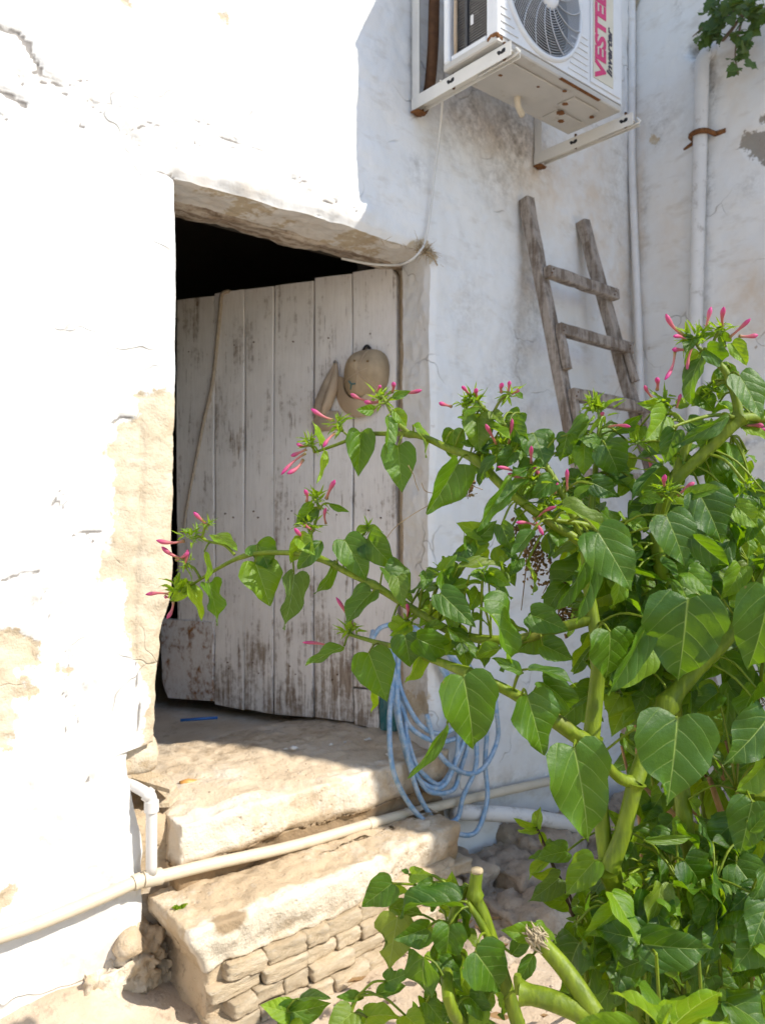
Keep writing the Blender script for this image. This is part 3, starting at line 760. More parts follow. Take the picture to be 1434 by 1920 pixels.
st1 = mesh_obj('stone_step', V, F, MAT['step_stone'], None, off=(1.45, 0.25, 0.2), attrs=dict(lime=lime, dirt=dirt)); st1.location = (1.45, 0.25, 0.2)
tag(st1, 'worn whitewash-spotted stone threshold step directly under the wooden door', 'step')
def sh2(V):
    V = V.copy(); V[:, 1] += 0.05 * sstep(1.2, 1.9, V[:, 0]) * (V[:, 1] < -0.1)
    V[:, 0] += 0.045 * sstep(0.27, 0.17, V[:, 2]) * sstep(1.1, 0.88, V[:, 0])
    V[:, 1] += 0.02 * sstep(0.26, 0.17, V[:, 2]) * (V[:, 1] < -0.1); return V
V, F = block(0.885, 1.875, -0.245, 0.03, 0.165, 0.292, 0.009, 0.012, 0.007, 6, 82, 0.0045, sh2)
fz = sstep(-.19, -.225, V[:, 1]) 
lime = fz * .8 * (0.7 + 0.6 * fbm(V * 5, 3, 6)); q = W(425, 1712, -0.22)
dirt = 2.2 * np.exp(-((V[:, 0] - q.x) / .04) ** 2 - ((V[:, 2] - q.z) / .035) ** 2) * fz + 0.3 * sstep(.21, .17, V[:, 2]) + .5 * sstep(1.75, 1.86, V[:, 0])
st2 = mesh_obj('stone_step', V, F, MAT['slab_stone'], None, off=(1.38, -0.1, 0.17), attrs=dict(lime=lime, dirt=dirt)); st2.location = (1.38, -0.1, 0.17)
tag(st2, 'thick pale stone slab step below the long cream pipe, dark smudge on its corner', 'step')
# brick plinth under the slab
pln = thing('brick_plinth', 'low plinth of small tan bricks under the pale slab step', 'plinth', (1.38, -0.1, 0))
V, F = block(0.945, 1.84, -0.208, 0.06, -0.05, 0.185, 0.02, 0.01, 0.010, 9, 83)
mesh_obj('mortar_core', V, F, MAT['mortar'], pln, off=(1.38, -0.1, 0))
bmeshes = []
for k in range(9):
    V, F = block(-0.5, 0.5, -0.5, 0.5, -0.5, 0.5, 0.10, 0.06, 0.035, 2.2, 90 + k, 0.022)
    me = bpy.data.meshes.new('brick'); me.from_pydata(V.tolist(), [], F.tolist()); me.polygons.foreach_set('use_smooth', [True] * len(me.polygons))
    me.materials.append(MAT['brick_stone']); bmeshes.append(me)
br = random.Random(5)
zc = [(0.018, 0.040), (0.060, 0.042), (0.102, 0.042), (0.144, 0.042)]
for c, (z, h) in enumerate(zc):
    x = 0.945 + 0.045 * (c % 2)
    while x < 1.83:
        w = br.uniform(0.07, 0.16)
        o = bpy.data.objects.new('brick', br.choice(bmeshes)); link(o, pln)
        yo = 0.055 * max(0, (x - 1.2) / 0.7)
        o.location = (x + w / 2 - 1.38, -0.168 + yo * 0.6 + br.uniform(-.016, .010) + 0.085 - 0.012 * (3 - c), z + br.uniform(-.004, .004))
        o.scale = (w * 0.98, 0.10, h * br.uniform(.92, 1.06)); o.rotation_euler = (br.uniform(-.05, .05), br.uniform(-.06, .06), br.uniform(-.06, .06))
        x += w
# rough stones at the foot of the shaded wall
rub = random.Random(12)
stone_spots = [(1.98, -.10, .17, .20, .16), (2.17, -.16, .22, .26, .13), (2.42, -.10, .28, .22, .17), (2.72, -.12, .30, .26, .14), (2.02, -.36, .26, .24, .07), (2.32, -.45, .34, .26, .06), (2.70, -.42, .36, .3, .07), (1.72, -.42, .24, .2, .05), (3.02, -.2, .3, .3, .13)]
tl_ = ['next to the right end of the slab step', 'beneath the hanging blue hose', 'at the foot of the shaded wall below the hose', 'at the foot of the shaded wall below the ladder', 'sunk flat in the ground right of the slab step', 'lying flat in front of the shaded wall foot', 'flat on the ground in front of the ladder foot', 'flat on the ground just in front of the slab step', 'in the inner corner of the two walls']
for k, (x, y, w, d, h) in enumerate(stone_spots):
    h *= .62; V, F = block(-w/2, w/2, -d/2, d/2, -0.06, h, 0.016, 0.025, 0.022, 9, 100 + k, 0.010)
    o = mesh_obj('footing_stone', V, F, MAT['rubble_stone']); o.location = (x, y, 0); o.rotation_euler = (0, 0, rub.uniform(-.25, .25))
    tag(o, 'rough grey-brown stone ' + tl_[k], 'stone', 'rough stones along the wall foot')
# broken tile pieces stuck in the gap by the pipe elbow
def tile(poly, y0, z, thick, label, tilt):
    pts = [G(a, b, z) for a, b in poly]
    m = MB(); n = len(pts)
    c = sum(pts, Vector()) / n
    top = [p + Vector((0, 0, tilt * (p.y - c.y))) for p in pts]; bot = [p - Vector((0, 0, thick)) for p in top]
    v = [p - c for p in top] + [p - c for p in bot]
    f = [tuple(range(n))[::-1], tuple(range(n, 2 * n))] + [(i, (i + 1) % n, n + (i + 1) % n, n + i) for i in range(n)]
    m.add(v, f); o = m.build('broken_tile', MAT['tile_clay'], None, smooth=False); o.location = c
    return tag(o, label, 'tile', 'broken tiles by the pipe elbow')
tile([(246, 1452), (262, 1446), (312, 1455), (330, 1466), (318, 1474), (246, 1461)], 0, 0.56, 0.012, 'upper pale broken tile wedged in the wall gap above the pipe elbow', 0.1)
tile([(243, 1466), (300, 1464), (330, 1472), (338, 1484), (318, 1500), (285, 1502), (262, 1486)], 0, 0.515, 0.012, 'lower broken tan tile lying behind the white pipe elbow', 0.1)

# ================================================================== DOOR
hinge = P(749, 950, 2.93); hinge = Vector((hinge.x, hinge.y, 0))
ddir = (RIGHT * -0.9135 + VIEW * 0.4067).normalized()          # from hinge to free edge
dnor = Vector((0, 0, 1)).cross(ddir); 
if dnor.dot(CAM - hinge) < 0: dnor = -dnor
door = thing('wooden_door', 'weathered off-white plank door standing ajar into the dark room', 'door', hinge)
DM = Matrix((( ddir.x, dnor.x, 0), (ddir.y, dnor.y, 0), (0, 0, 1)))
def D(px, py, off=0.0):
    return HIT(px, py, hinge + dnor * off, dnor)
def Dl(px, py, off=0.0):
    p = D(px, py, off) - hinge; return p.dot(ddir), p.z
def plank(name, t0, t1, zb, ztop, mat, y0=-0.026, y1=0.0, seed=0, label=None, cut=None, wearz=True):
    rr_ = random.Random(seed); n = 40; V = []; F = []
    prof = []
    w = t1 - t0
    for k in range(n + 1):
        u = k / n
        e0 = 0.0022 * math.sin(u * 9 + seed) + rr_.uniform(-.0006, .0006); e1 = 0.0022 * math.sin(u * 7 + seed * 2.3) + rr_.uniform(-.0006, .0006)
        if cut: e0 += cut(u)[0]; e1 += cut(u)[1]
        a, b = t0 + e0, t1 + e1; ch = 0.003
        za = zb + (ztop - zb) * u
        if k == n: zA, zB = za + rr_.uniform(-.006, .004), za + rr_.uniform(-.006, .004)
        elif k == 0: zA, zB = za + rr_.uniform(-.004, .008), za + rr_.uniform(-.004, .008)
        else: zA = zB = za
        bow = 0.0025 * math.sin(u * 5 + seed)
        for (x, y, z) in ((a, y0, zA), (a, y1 - ch + bow, zA), (a + ch, y1 + bow, zA), ((a + b) / 2, y1 + bow + .001, (zA + zB) / 2), (b - ch, y1 + bow, zB), (b, y1 - ch + bow, zB), (b, y0, zB)):
            V.append(Vector((hinge.x, hinge.y, 0)) * 0 + ddir * x + dnor * y + Vector((0, 0, z)))
    c = 7
    for k in range(n):
        for i in range(c):
            i2 = (i + 1) % c
            F.append((k*c + i, k*c + i2, (k+1)*c + i2, (k+1)*c + i))
    F.append(tuple(range(c))[::-1]); F.append(tuple(n*c + i for i in range(c)))
    zz = np.array([v.z for v in V])
    wear = 0.09 * sstep(1.0, 0.5, zz) if wearz else zz * 0 + 0.02
    o = mesh_obj(name, V, F, mat, door, attrs=dict(wear=wear)); sharp(o, 30)
    if label: o['label'] = label
    return o
edges_px = [744, 661, 588, 513, 458, 402, 330]
tt = [Dl(p, 950)[0] for p in edges_px]
ztops = [Dl(p, y)[1] for p, y in ((720, 500), (630, 514), (555, 528), (488, 538), (430, 546), (370, 557))]
zbots = [0.500, 0.500, 0.502, 0.502, 0.503, 0.78]
for k in range(6):
    zb = zbots[k]
    if k == 0:
        zb = 0.53
        ct0 = lambda u: ((0.02 * max(0, (u - 0.985) / 0.015), 0))
        plank('plank', tt[k] + 0.003, tt[k+1] - 0.003, 0.64, ztops[k], MAT['door_paint'], seed=3, cut=ct0)
    elif k == 1:
        plank('plank', tt[k] + 0.002, tt[k+1] - 0.003, zb, ztops[k], MAT['door_paint'], seed=5)
    else:
        plank('plank', tt[k] + 0.0025, tt[k+1] - 0.0025, zb, ztops[k], MAT['door_paint'], seed=5 + k)
# patches at the foot of the door
a0 = tt[0]; tA = Dl(650, 1340)[0]; tB = Dl(620, 1340)[0]
plank('repair_board', a0 + 0.002, a0 + 0.072, 0.487, 0.635, MAT['teal_board'], seed=21, wearz=False, label='board at the hinge foot with teal paint')
plank('repair_board', a0 + 0.076, tt[1] - 0.004, 0.492, 0.635, MAT['door_paint'], seed=22)
tC = Dl(402, 1250)[0]; tD = Dl(303, 1250)[0]
zc1 = Dl(350, 1165)[1]
plank('repair_board', tC + 0.003, tD, 0.515, zc1, MAT['door_patch'], y1=0.004, seed=23, wearz=False, label='repair board with brown paint flaking off white', cut=lambda u: (0, -0.035 * max(0, 1 - u / 0.28) ** 2))
m = MB()
for k in range(3):
    z = (0.62, 1.25, 1.95)[k]
    Mx = Matrix.LocRotScale(None, None, None)
    for (x0, x1) in ((tt[0] + 0.02, tt[-1] - 0.03),):
        vs = [ddir * x + dnor * y + Vector((0, 0, zz_)) for zz_ in (z, z + .09) for y in (-.055, -.0265) for x in (x0, x1)]
        m.add(vs, [(0,2,3,1), (4,5,7,6), (0,1,5,4), (2,6,7,3), (0,4,6,2), (1,3,7,5)])
m.build('batten', MAT['old_wood'], door, smooth=False)
# nails in the planks
m = MB(); nr = random.Random(4)
for k in range(6):
    for z in (0.665, 0.69, 1.29, 1.31, 1.99):
        if k == 5 and z < 0.8: continue
        x = (tt[k] + tt[k+1]) / 2 + nr.uniform(-.03, .03)
        c0 = ddir * x + Vector((0, 0, z + nr.uniform(-.01, .01)))
        m.tube([c0 + dnor * -.001, c0 + dnor * .0045], [.0035, .003], 7)
m.build('nail_heads', MAT['rust_brown'], door)['kind'] = 'stuff'

# limp cord over the door
pts = [D(428, 546, 0.004), D(416, 552, .010), D(413, 580, .010), D(407, 640, .009), D(398, 720, .008), D(382, 790, .010), D(370, 850, .009), D(358, 910, .009), D(349, 960, .009), D(344, 1000, .009)]
pts = spline([pts[0] - dnor * 0.03] + pts, 6); c0 = pts[1].copy()
m = MB(); m.tube([p - c0 for p in pts], lerp_list([.007, .008, .009, .008, .008, .007, .006, .005], len(pts)), 8)
o = m.build('cord', MAT['rope_tan']); o.location = c0
tag(o, 'long pale cord hanging down the left planks of the door', 'cord')

# caps hung on nails
def dloc(px, py, off): return D(px, py, off)
cap = thing('baseball_cap', 'rounded tan cap with a teal mark, hung on a nail on the door', 'cap', dloc(690, 705, 0.0))
sc_ = 2.95 / FPX
sxd = -ddir                     # screen right along the door
def capP(ux_, uz_, uy_): return sxd * ux_ + Vector((0, 0, uz_)) + dnor * uy_
V = []; F = []; nu, nv = 28, 14
for j in range(nv + 1):
    a = math.pi / 2 * j / nv
    for i in range(nu):
        th = 2 * math.pi * i / nu
        rx, rz = 0.090, 0.100
        e = 0.85
        cx_ = math.copysign(abs(math.cos(th)) ** e, math.cos(th)) * rx * math.cos(a) ** 0.75; cz_ = math.copysign(abs(math.sin(th)) ** e, math.sin(th)) * rz * math.cos(a) ** 0.75
        dep = 0.085 * math.sin(a) * (1 + 0.10 * math.cos(a) * math.sin(3 * th + 1)) - 0.012 * math.exp(-((th - 1.6) / .25) ** 2) * math.cos(a)
        sl_ = 0.10 * cz_
        V.append(capP(cx_ + 0.28 * cz_ * 0.35, cz_, 0.004 + max(0, dep + sl_ * math.sin(a))))
for j in range(nv):
    for i in range(nu):
        i2 = (i + 1) % nu; F.append((j*nu + i, j*nu + i2, (j+1)*nu + i2, (j+1)*nu + i))
cr = mesh_obj('crown', V, F, MAT['cap_cloth'], cap)
# bill: a curved plate dropping below the crown to the left
V = []; F = []; nu, nv = 24, 8
for j in range(nv + 1):
    r = 0.55 + 0.55 * j / nv
    for i in range(nu + 1):
        th = math.pi * (0.90 + 1.0 * i / nu)
        x = -0.022 + 0.105 * r * math.cos(th); z = -0.028 + 0.118 * r * math.sin(th)
        y = 0.058 - 0.028 * (r - .55) / .55 - 0.9 * (x + .022) ** 2 * 2.2
        V.append(capP(x, z, y))
n0 = len(V)
V = V + [v - dnor * 0.004 for v in V]
for j in range(nv):
    for i in range(nu):
        a = j * (nu + 1) + i
        F.append((a, a + 1, a + nu + 2, a + nu + 1)); F.append((n0 + a, n0 + a + nu + 1, n0 + a + nu + 2, n0 + a + 1))
for i in range(nu):
    a = nv * (nu + 1) + i; F.append((a, a + 1, n0 + a + 1, n0 + a))
mesh_obj('brim', V, F, MAT['cap_brim'], cap)
def on_crown(x, z):            # depth of crown surface
    q_ = min(1, math.hypot((x - 0.098 * z) / 0.090, z / 0.100)); a = math.acos(min(1, q_ ** (1 / .75))); return 0.004 + 0.085 * math.sin(a) * 1.02 + 0.10 * z * math.sin(a)
m = MB()
for a, b in (((-0.040, -0.028), (-0.030, -0.040)), ((-0.030, -0.040), (-0.012, -0.040)), ((-0.030, -0.040), (-0.037, -0.058))):
    pts = [capP(a[0] + (b[0]-a[0]) * k / 4, a[1] + (b[1]-a[1]) * k / 4, on_crown(a[0] + (b[0]-a[0]) * k / 4, a[1] + (b[1]-a[1]) * k / 4) + .003) for k in range(5)]
    m.tube(pts, 0.0032, 6)
m.build('emblem', MAT['emblem_teal'], cap)
for (x, z) in ((-0.014, 0.045), (0.038, 0.040)):
    m = MB(); y = on_crown(x, z); m.tube([capP(x, z, y - .002), capP(x, z, y + .003)], .004, 8); m.build('eyelet', MAT['seed_dry'], cap)
m = MB()
for th in (0.35, 1.35, 2.45, 3.5, 4.6, 5.6):
    pts = []
    for k in range(11):
        r_ = .97 * k / 10; x = .09 * r_ * math.cos(th); z = .10 * r_ * math.sin(th); x += .098 * z
        pts.append(capP(x, z, on_crown(x, z) - .0004))
    m.tube(pts, .0016, 5)
m.build('seams', MAT['cap_brim'], cap)
m = MB(); m.tube([capP(0, .105, -.01), capP(0, .109, .02)], .004, 8); m.build('nail', MAT['nail_steel'], cap)
m = MB(); m.tube(spline([capP(-.022, .082, .012), capP(-.008, .104, .016), capP(.004, .112, .018), capP(.016, .100, .016), capP(.024, .085, .012)], 5), .005, 7); m.build('strap', MAT['rubber'], cap)

pch = thing('cloth_pouch', 'folded tan cloth hanging from a nail left of the cap on the door', 'cloth', dloc(630, 730, 0.0))
def loft(rows, n=20):
    V = []; F = []
    for (cx_, z, hw, dp, tw) in rows:
        for i in range(n):
            th = 2 * math.pi * i / n
            V.append(capP(cx_ + hw * math.cos(th), z + tw * math.cos(th), 0.004 + dp * (0.5 + 0.5 * math.sin(th))))
    for j in range(len(rows) - 1):
        for i in range(n):
            i2 = (i + 1) % n; F.append((j*n + i, j*n + i2, (j+1)*n + i2, (j+1)*n + i))
    F.append(tuple(range(n))[::-1]); F.append(tuple((len(rows)-1) * n + i for i in range(n)))
    return V, F
def rows_s(keys, m_=18):
    k = np.array(keys); t = np.linspace(0, 1, len(keys)); tt_ = np.linspace(0, 1, m_)
    return [tuple(np.interp(x, t, k[:, c]) for c in range(5)) for x in tt_]
V, F = loft(rows_s([(0.0, .100, .004, .010, 0), (-.022, .045, .020, .022, .004), (-.046, -.03, .032, .034, .006), (-.050, -.085, .036, .036, .004), (-.046, -.118, .030, .028, .002), (-.044, -.126, .012, .012, 0)]))
mesh_obj('fold', V, F, MAT['pouch_cloth'], pch)
V, F = loft(rows_s([(0.006, .100, .005, .012, 0), (.008, .045, .014, .03, -.004), (-.004, -.01, .022, .045, .0), (-.026, -.07, .020, .050, .004), (-.04, -.10, .012, .04, .002)]))
mesh_obj('fold', V, F, MAT['cap_brim'], pch)
V, F = loft(rows_s([(-.03, -.085, .050, .020, 0), (-.026, -.115, .062, .034, .0), (-.024, -.145, .060, .030, .003), (-.022, -.158, .045, .014, .003)]))
mesh_obj('fold', V, F, MAT['pouch_cloth'], pch)
m = MB(); m.tube([capP(.004, .100, -.005), capP(.004, .102, .024)], .005, 8); m.build('nail', MAT['nail_steel'], pch)
m = MB(); m.tube(spline([capP(-.004, .085, .012), capP(.0, .105, .016), capP(.008, .105, .016), capP(.012, .085, .014)], 4), .003, 6); m.build('loop', MAT['rope_tan'], pch)

# clay pot and pale sack just inside the room
def lathe(name, prof, mat, loc, label, cat, n=24):
    V = []; F = []
    for (r, z) in prof:
        for i in range(n):
            th = 2 * math.pi * i / n; V.append((r * math.cos(th), r * math.sin(th), z))
    for j in range(len(prof) - 1):
        for i in range(n):
            i2 = (i + 1) % n; F.append((j*n + i, j*n + i2, (j+1)*n + i2, (j+1)*n + i))
    F.append(tuple(range(n))[::-1])
    o = mesh_obj(name, V, F, mat); o.location = loc; sharp(o, 35); return tag(o, label, cat)
pp_ = G(292, 1338, 0.463)
pp_ = Vector((1.30, 1.22, 0.463))
lathe('clay_pot', [(.10, 0), (.115, .02), (.135, .16), (.145, .2), (.155, .2), (.155, .235), (.135, .235), (.12, .18), (.1, .03)], MAT['pot_clay'], pp_, 'brown clay pot in the dark room behind the door edge', 'pot')

# blue stick and flecks on the threshold
m = MB(); a, b = G(338, 1351, .500), G(408, 1346, .500); m.tube([Vector((0, 0, 0)), b - a], [.006, .006], 8)
o = m.build('blue_stick', MAT['blue_plastic']); o.location = a; tag(o, 'thin dark blue stick lying on the threshold under the door', 'stick')
fr_ = random.Random(3)
for k, (a, b, s) in enumerate([(688, 1388, .012), (535, 1405, .007), (550, 1404, .012), (620, 1397, .006), (646, 1392, .005), (760, 1418, .011)]):
    p = G(a, b, .498) if a < 700 else W(a, b, -.06)
    V, F = block(-s, s, -s * .7, s * .7, 0, s * .5, s * .5, s * .3, s * .3, 60, k)
    o = mesh_obj('plaster_flake', V, F, MAT['flake_white']); o.location = p
    if a > 700: o.location = (p.x, .02, .487)
    tag(o, ('largest white plaster flake, near the hose on the threshold', 'small white flake at the middle of the threshold', 'flat white flake at the middle of the shaded threshold', 'tiny white flake on the threshold below the door notch', 'tiniest white fleck on the threshold by the repair board', 'white flake beside the blue hose on the threshold')[k], 'plaster flake', 'plaster flakes on the threshold')
# orange plastic scrap
a, b = G(338, 1480, .475), G(380, 1470, .478)
m = MB(); m.tube([Vector((0, 0, 0.012)), (b - a) * .35 + Vector((0, 0, .013)), (b - a) * .8 + Vector((0, 0, .006)), (b - a) * 1.05 + Vector((0, 0, .001))], [.012, .013, .009, .002], 12)
o = m.build('orange_scrap', MAT['orange_plastic']); o.location = a + Vector((0, 0, .0)); tag(o, 'small orange plastic scrap lying on the corner of the threshold step', 'scrap')

# ================================================================== PIPES
def pipe(name, pts, r, mat, label, cat='pipe', n=14, rings=None, ringmat=None, ringname='coupling'):
    c0 = Vector(pts[0]); o = thing(name, label, cat, c0)
    m = MB(); m.tube([Vector(p) - c0 for p in pts], r, n); m.build('tube', MAT[mat], o)
    for (p, q_, rr2) in (rings or []):
        m = MB(); m.tube([Vector(p) - c0, Vector(q_) - c0], rr2, n); b_ = m.build(ringname, MAT[ringmat or mat], o); sharp(b_, 40)
    return o
lp = [W(-60, 1776, -.034), W(60, 1737, -.034), W(180, 1688, -.034), W(262, 1652, -.034), W(300, 1644, -.034), W(400, 1620, -.034), W(560, 1584, -.032), W(740, 1532, -.036), W(900, 1494, -.034), W(1020, 1468, -.034), W(1120, 1448, -.034)]
lp = [lp[0] + (lp[0] - lp[1]) * 6] + lp
lpp = spline(lp, 6)
def near_on(px, py): return W(px, py, -.034)
cpl = []
for (a, b) in (((250, 1657), (264, 1651)), ((690, 1547), (702, 1543))):
    cpl.append((near_on(*a), near_on(*b), .0205))
tee0, tee1 = near_on(268, 1650), near_on(302, 1643)
pipe('water_pipe', lpp, .0165, 'pvc_cream', 'long cream plastic pipe running along the wall foot and across the steps', rings=cpl + [(tee0, tee1, .0215)])
top = W(283, 1494, -.045); bot = W(284, 1640, -.038)
elb = [W(212, 1470, .06), W(245, 1478, .02), W(268, 1487, -.030), W(279, 1492, -.042), W(283, 1502, -.045), W(283, 1520, -.045), bot]
elb = [W(225, 1466, .05), W(250, 1474, .01), W(272, 1486, -.035)] + [W(281, 1492, -.044), W(284, 1505, -.046), W(284, 1560, -.044), bot]
eo = pipe('drain_elbow', spline(elb, 5), .0145, 'pvc_white', 'short white pipe with an elbow coming out of the broken wall corner',
     rings=[(W(284, 1502, -.046), W(284, 1522, -.046), .019), (W(273, 1487, -.036), W(282, 1494, -.044), .019)])
# thick pipe at the foot of the shaded wall
tp = [W(845, 1522, -.02), W(880, 1524, -.05), W(940, 1527, -.09), W(1000, 1533, -.12), W(1060, 1544, -.16), W(1130, 1560, -.20), W(1200, 1575, -.24)]
pipe('waste_pipe', spline(tp, 5), .028, 'pvc_painted', 'thick white painted waste pipe lying at the foot of the shaded wall')
# corner pipe beside the outdoor unit
cp = [S(1170, -80, 3.17), S(1176, 60, 3.17), S(1180, 150, 3.17), S(1184, 300, 3.165), S(1190, 450, 3.165), S(1197, 620, 3.16), S(1203, 800, 3.16), S(1210, 1000, 3.155), S(1222, 1300, 3.15)]
cp = [Vector((3.165, -.03 - .0 * k, p.z)) for k, p in enumerate(cp)]
for k, (px, py) in enumerate([(1170, -80), (1176, 60), (1180, 150), (1184, 300), (1190, 450), (1197, 620), (1203, 800), (1210, 1000), (1222, 1300)]):
    p = S(px, py, 3.165); cp[k] = Vector((3.165, min(p.y, -.02), p.z))
cp.append(Vector((3.165, cp[-1].y - .01, 0.02)))
pipe('conduit_pipe', spline(cp, 4), .0165, 'pvc_white', 'slim white pipe running straight down in the corner beside the outdoor unit')
# drain pipe on the side wall with rusty clip
dp = [S(1345, 88, 3.26), S(1332, 96, 3.19), S(1322, 104, 3.155), S(1316, 120, 3.145), S(1315, 160, 3.145), S(1310, 350, 3.15), S(1305, 550, 3.15), S(1300, 720, 3.15), S(1292, 1000, 3.15)]
dp.append(Vector((3.15, dp[-1].y, 0.0)))
dpo = pipe('drain_pipe', spline(dp, 5), .029, 'pvc_painted', 'old thick painted drain pipe clamped to the side wall under the hanging vine', n=16)
c0 = S(1313, 252, 3.15)
m = MB(); base = Vector(dpo.location)
arc = [c0 + Vector((.05, .095, -.015)), c0 + Vector((.043, .045, 0))]
for k in range(9):
    th = math.pi * k / 8; arc.append(c0 + Vector((-.039 * math.sin(th), .039 * math.cos(th), 0)))
arc += [c0 + Vector((.040, -.045, 0)), c0 + Vector((.045, -.085, .0))]
for a, b in zip(arc[:-1], arc[1:]):
    d_ = (b - a); mid_ = (a + b) / 2
    m.tube([a - base - d_ * .05, b - base + d_ * .05], .011, 6, flat=1.0)
m.build('pipe_clip', MAT['rust'], dpo)['label'] = 'rusty pipe clip'

# ================================================================== OUTDOOR UNIT
AX0, AX1, AY0, AY1, AZ0, AZ1 = 1.806, 2.468, -0.415, -0.185, 2.752, 3.262
ac = thing('air_conditioner', 'white outdoor air conditioner unit with a round fan grille on brackets', 'air conditioner', (AX0, AY1, AZ0))
off = Vector((AX0, AY1, AZ0))
def acp(mb, name, mat, parent=ac, smooth=False, angle=None):
    o = mb.build(name, MAT[mat], parent, smooth, off=off); 
    if angle: sharp(o, angle)
    return o
FR = -0.415
cxF, czF, rF = 2.030, 2.752 + .215, .190
# front panel with a round opening
def front_panel():
    V = []; F = []; n = 64
    x0, x1, z0, z1 = AX0, AX1, AZ0 + .012, AZ1
    ring = []; outr = []
    for i in range(n):
        th = 2 * math.pi * i / n; c, s = math.cos(th), math.sin(th)
        ring.append((cxF + rF * c, czF + rF * s))
        t = min([(x1 - cxF) / c if c > 1e-6 else 9, (x0 - cxF) / c if c < -1e-6 else 9, (z1 - czF) / s if s > 1e-6 else 9, (z0 - czF) / s if s < -1e-6 else 9])
        outr.append((cxF + t * c, czF + t * s))
    # snap the nearest outer points to corners
    for (cx_, cz_) in ((x0, z0), (x1, z0), (x0, z1), (x1, z1)):
        k = min(range(n), key=lambda i: (outr[i][0]-cx_)**2 + (outr[i][1]-cz_)**2); outr[k] = (cx_, cz_)
    for (x, z) in outr: V.append((x, FR, z))
    for (x, z) in ring: V.append((x, FR, z))
    for (x, z) in ring: V.append((cxF + (x - cxF) * .98, FR + .045, czF + (z - czF) * .98))
    for (x, z) in outr: V.append((x, FR + .02, z))
    for i in range(n):
        j = (i + 1) % n
        F += [(i, j, n + j, n + i), (n + i, n + j, 2*n + j, 2*n + i), (3*n + j, 3*n + i, i, j)[::-1]]
    m = MB(); m.add(V, F); return m
acp(front_panel(), 'front_panel', 'ac_white')
m = MB(); m.box(AX0 + .004, AX0 + .022, FR + .021, FR + .05, AZ0 + .01, AZ1, .003); m.box(AX0 - .003, AX0 + .02, AY1 - .026, AY1, AZ0 + .01, AZ1, .004)
m.box(AX0 + .004, AX0 + .021, FR + .051, AY1 - .027, AZ0 + .012, AZ0 + .030, .003)
acp(m, 'corner_post', 'ac_white')
m = MB(); m.box(AX1 - .012, AX1 - .001, FR + .021, AY1, AZ0 + .014, AZ1 - .002); m.box(AX0 + .05, AX1 - .013, AY1 - .01, AY1 - .003, AZ0 + .014, AZ1 - .002); acp(m, 'side_panel', 'ac_white')
m = MB(); m.box(AX0 - .006, AX1 + .004, FR - .006, AY1 + .004, AZ1 + .001, AZ1 + .022, .006); acp(m, 'top_cover', 'ac_white')
# base pan with pressed relief
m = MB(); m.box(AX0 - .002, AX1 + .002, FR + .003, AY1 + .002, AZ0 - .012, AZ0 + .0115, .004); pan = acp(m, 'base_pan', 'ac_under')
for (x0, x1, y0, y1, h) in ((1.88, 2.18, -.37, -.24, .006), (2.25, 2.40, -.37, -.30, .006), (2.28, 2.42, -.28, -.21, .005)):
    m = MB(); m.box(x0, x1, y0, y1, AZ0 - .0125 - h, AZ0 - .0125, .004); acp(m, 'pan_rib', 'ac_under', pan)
for (x, y, r) in ((2.30, -.275, .020), (2.26, -.325, .013), (2.19, -.375, .010), (2.35, -.24, .016), (2.10, -.335, .007), (2.41, -.33, .012), (1.95, -.30, .009)):
    k_ = 18; rs = random.Random(int(r * 9999)); rads = [r * rs.uniform(.65, 1.1) for _ in range(k_)]
    V = [(x + q_ * math.cos(6.2832 * i / k_), y + .8 * q_ * math.sin(6.2832 * i / k_), AZ0 - .0192 + zz_) for zz_ in (0, .0015) for i, q_ in enumerate(rads)]
    mesh_obj('rust_spot', np.array(V) - np.array(off), [tuple(range(k_))[::-1], tuple(range(k_, 2 * k_))] + [(i, (i + 1) % k_, k_ + (i + 1) % k_, k_ + i) for i in range(k_)], MAT['rust'], pan, smooth=False)
m = MB(); m.box(2.12, 2.34, FR - .001, FR + .012, AZ0 - .0145, AZ0 - .0125, .0005); acp(m, 'rust_spot', 'rust', pan)
V, F = block(AX0 - .004, AX0 + .028, FR + .0, FR + .045, AZ0 - .004, AZ0 + .016, .006, .006, .003, 40, 3); mesh_obj('rust_spot', V - np.array(off), F, MAT['rust'], pan)
# condenser coil seen on the open side
m = MB(); m.box(AX0 + .03, AX0 + .042, FR + .052, AY1 - .028, AZ0 + .03, AZ1 - .004); coil = acp(m, 'condenser_coil', 'coil_fin')
m = MB()
z = AZ0 + .034
while z < AZ1 - .02:
    m.box(AX0 + .022, AX0 + .0295, FR + .054, AY1 - .03, z, z + .0035); z += .0085
acp(m, 'coil_fins', 'coil_fin', coil)['kind'] = 'stuff'
m = MB(); m.box(AX0 - .0005, AX0 + .0004, FR + .1, FR + .112, AZ0 + .085, AZ0 + .115, 0); acp(m, 'sticker_scrap', 'flake_white', coil)
m = MB(); m.tube([Vector((AX0 + .015, AY1 - .04, AZ0 + .03)), Vector((AX0 + .008, AY1 - .045, AZ0 + .1)), Vector((AX0 + .014, AY1 - .04, AZ0 + .2)), Vector((AX0 + .01, AY1 - .045, AZ0 + .3))], .006, 8); acp(m, 'copper_pipe', 'cap_brim', ac, True)
# dark inside
m = MB(); m.box(cxF - .21, cxF + .21, FR + .14, FR + .15, AZ0 + .02, AZ1 - .02); acp(m, 'fan_chamber', 'ac_dark')
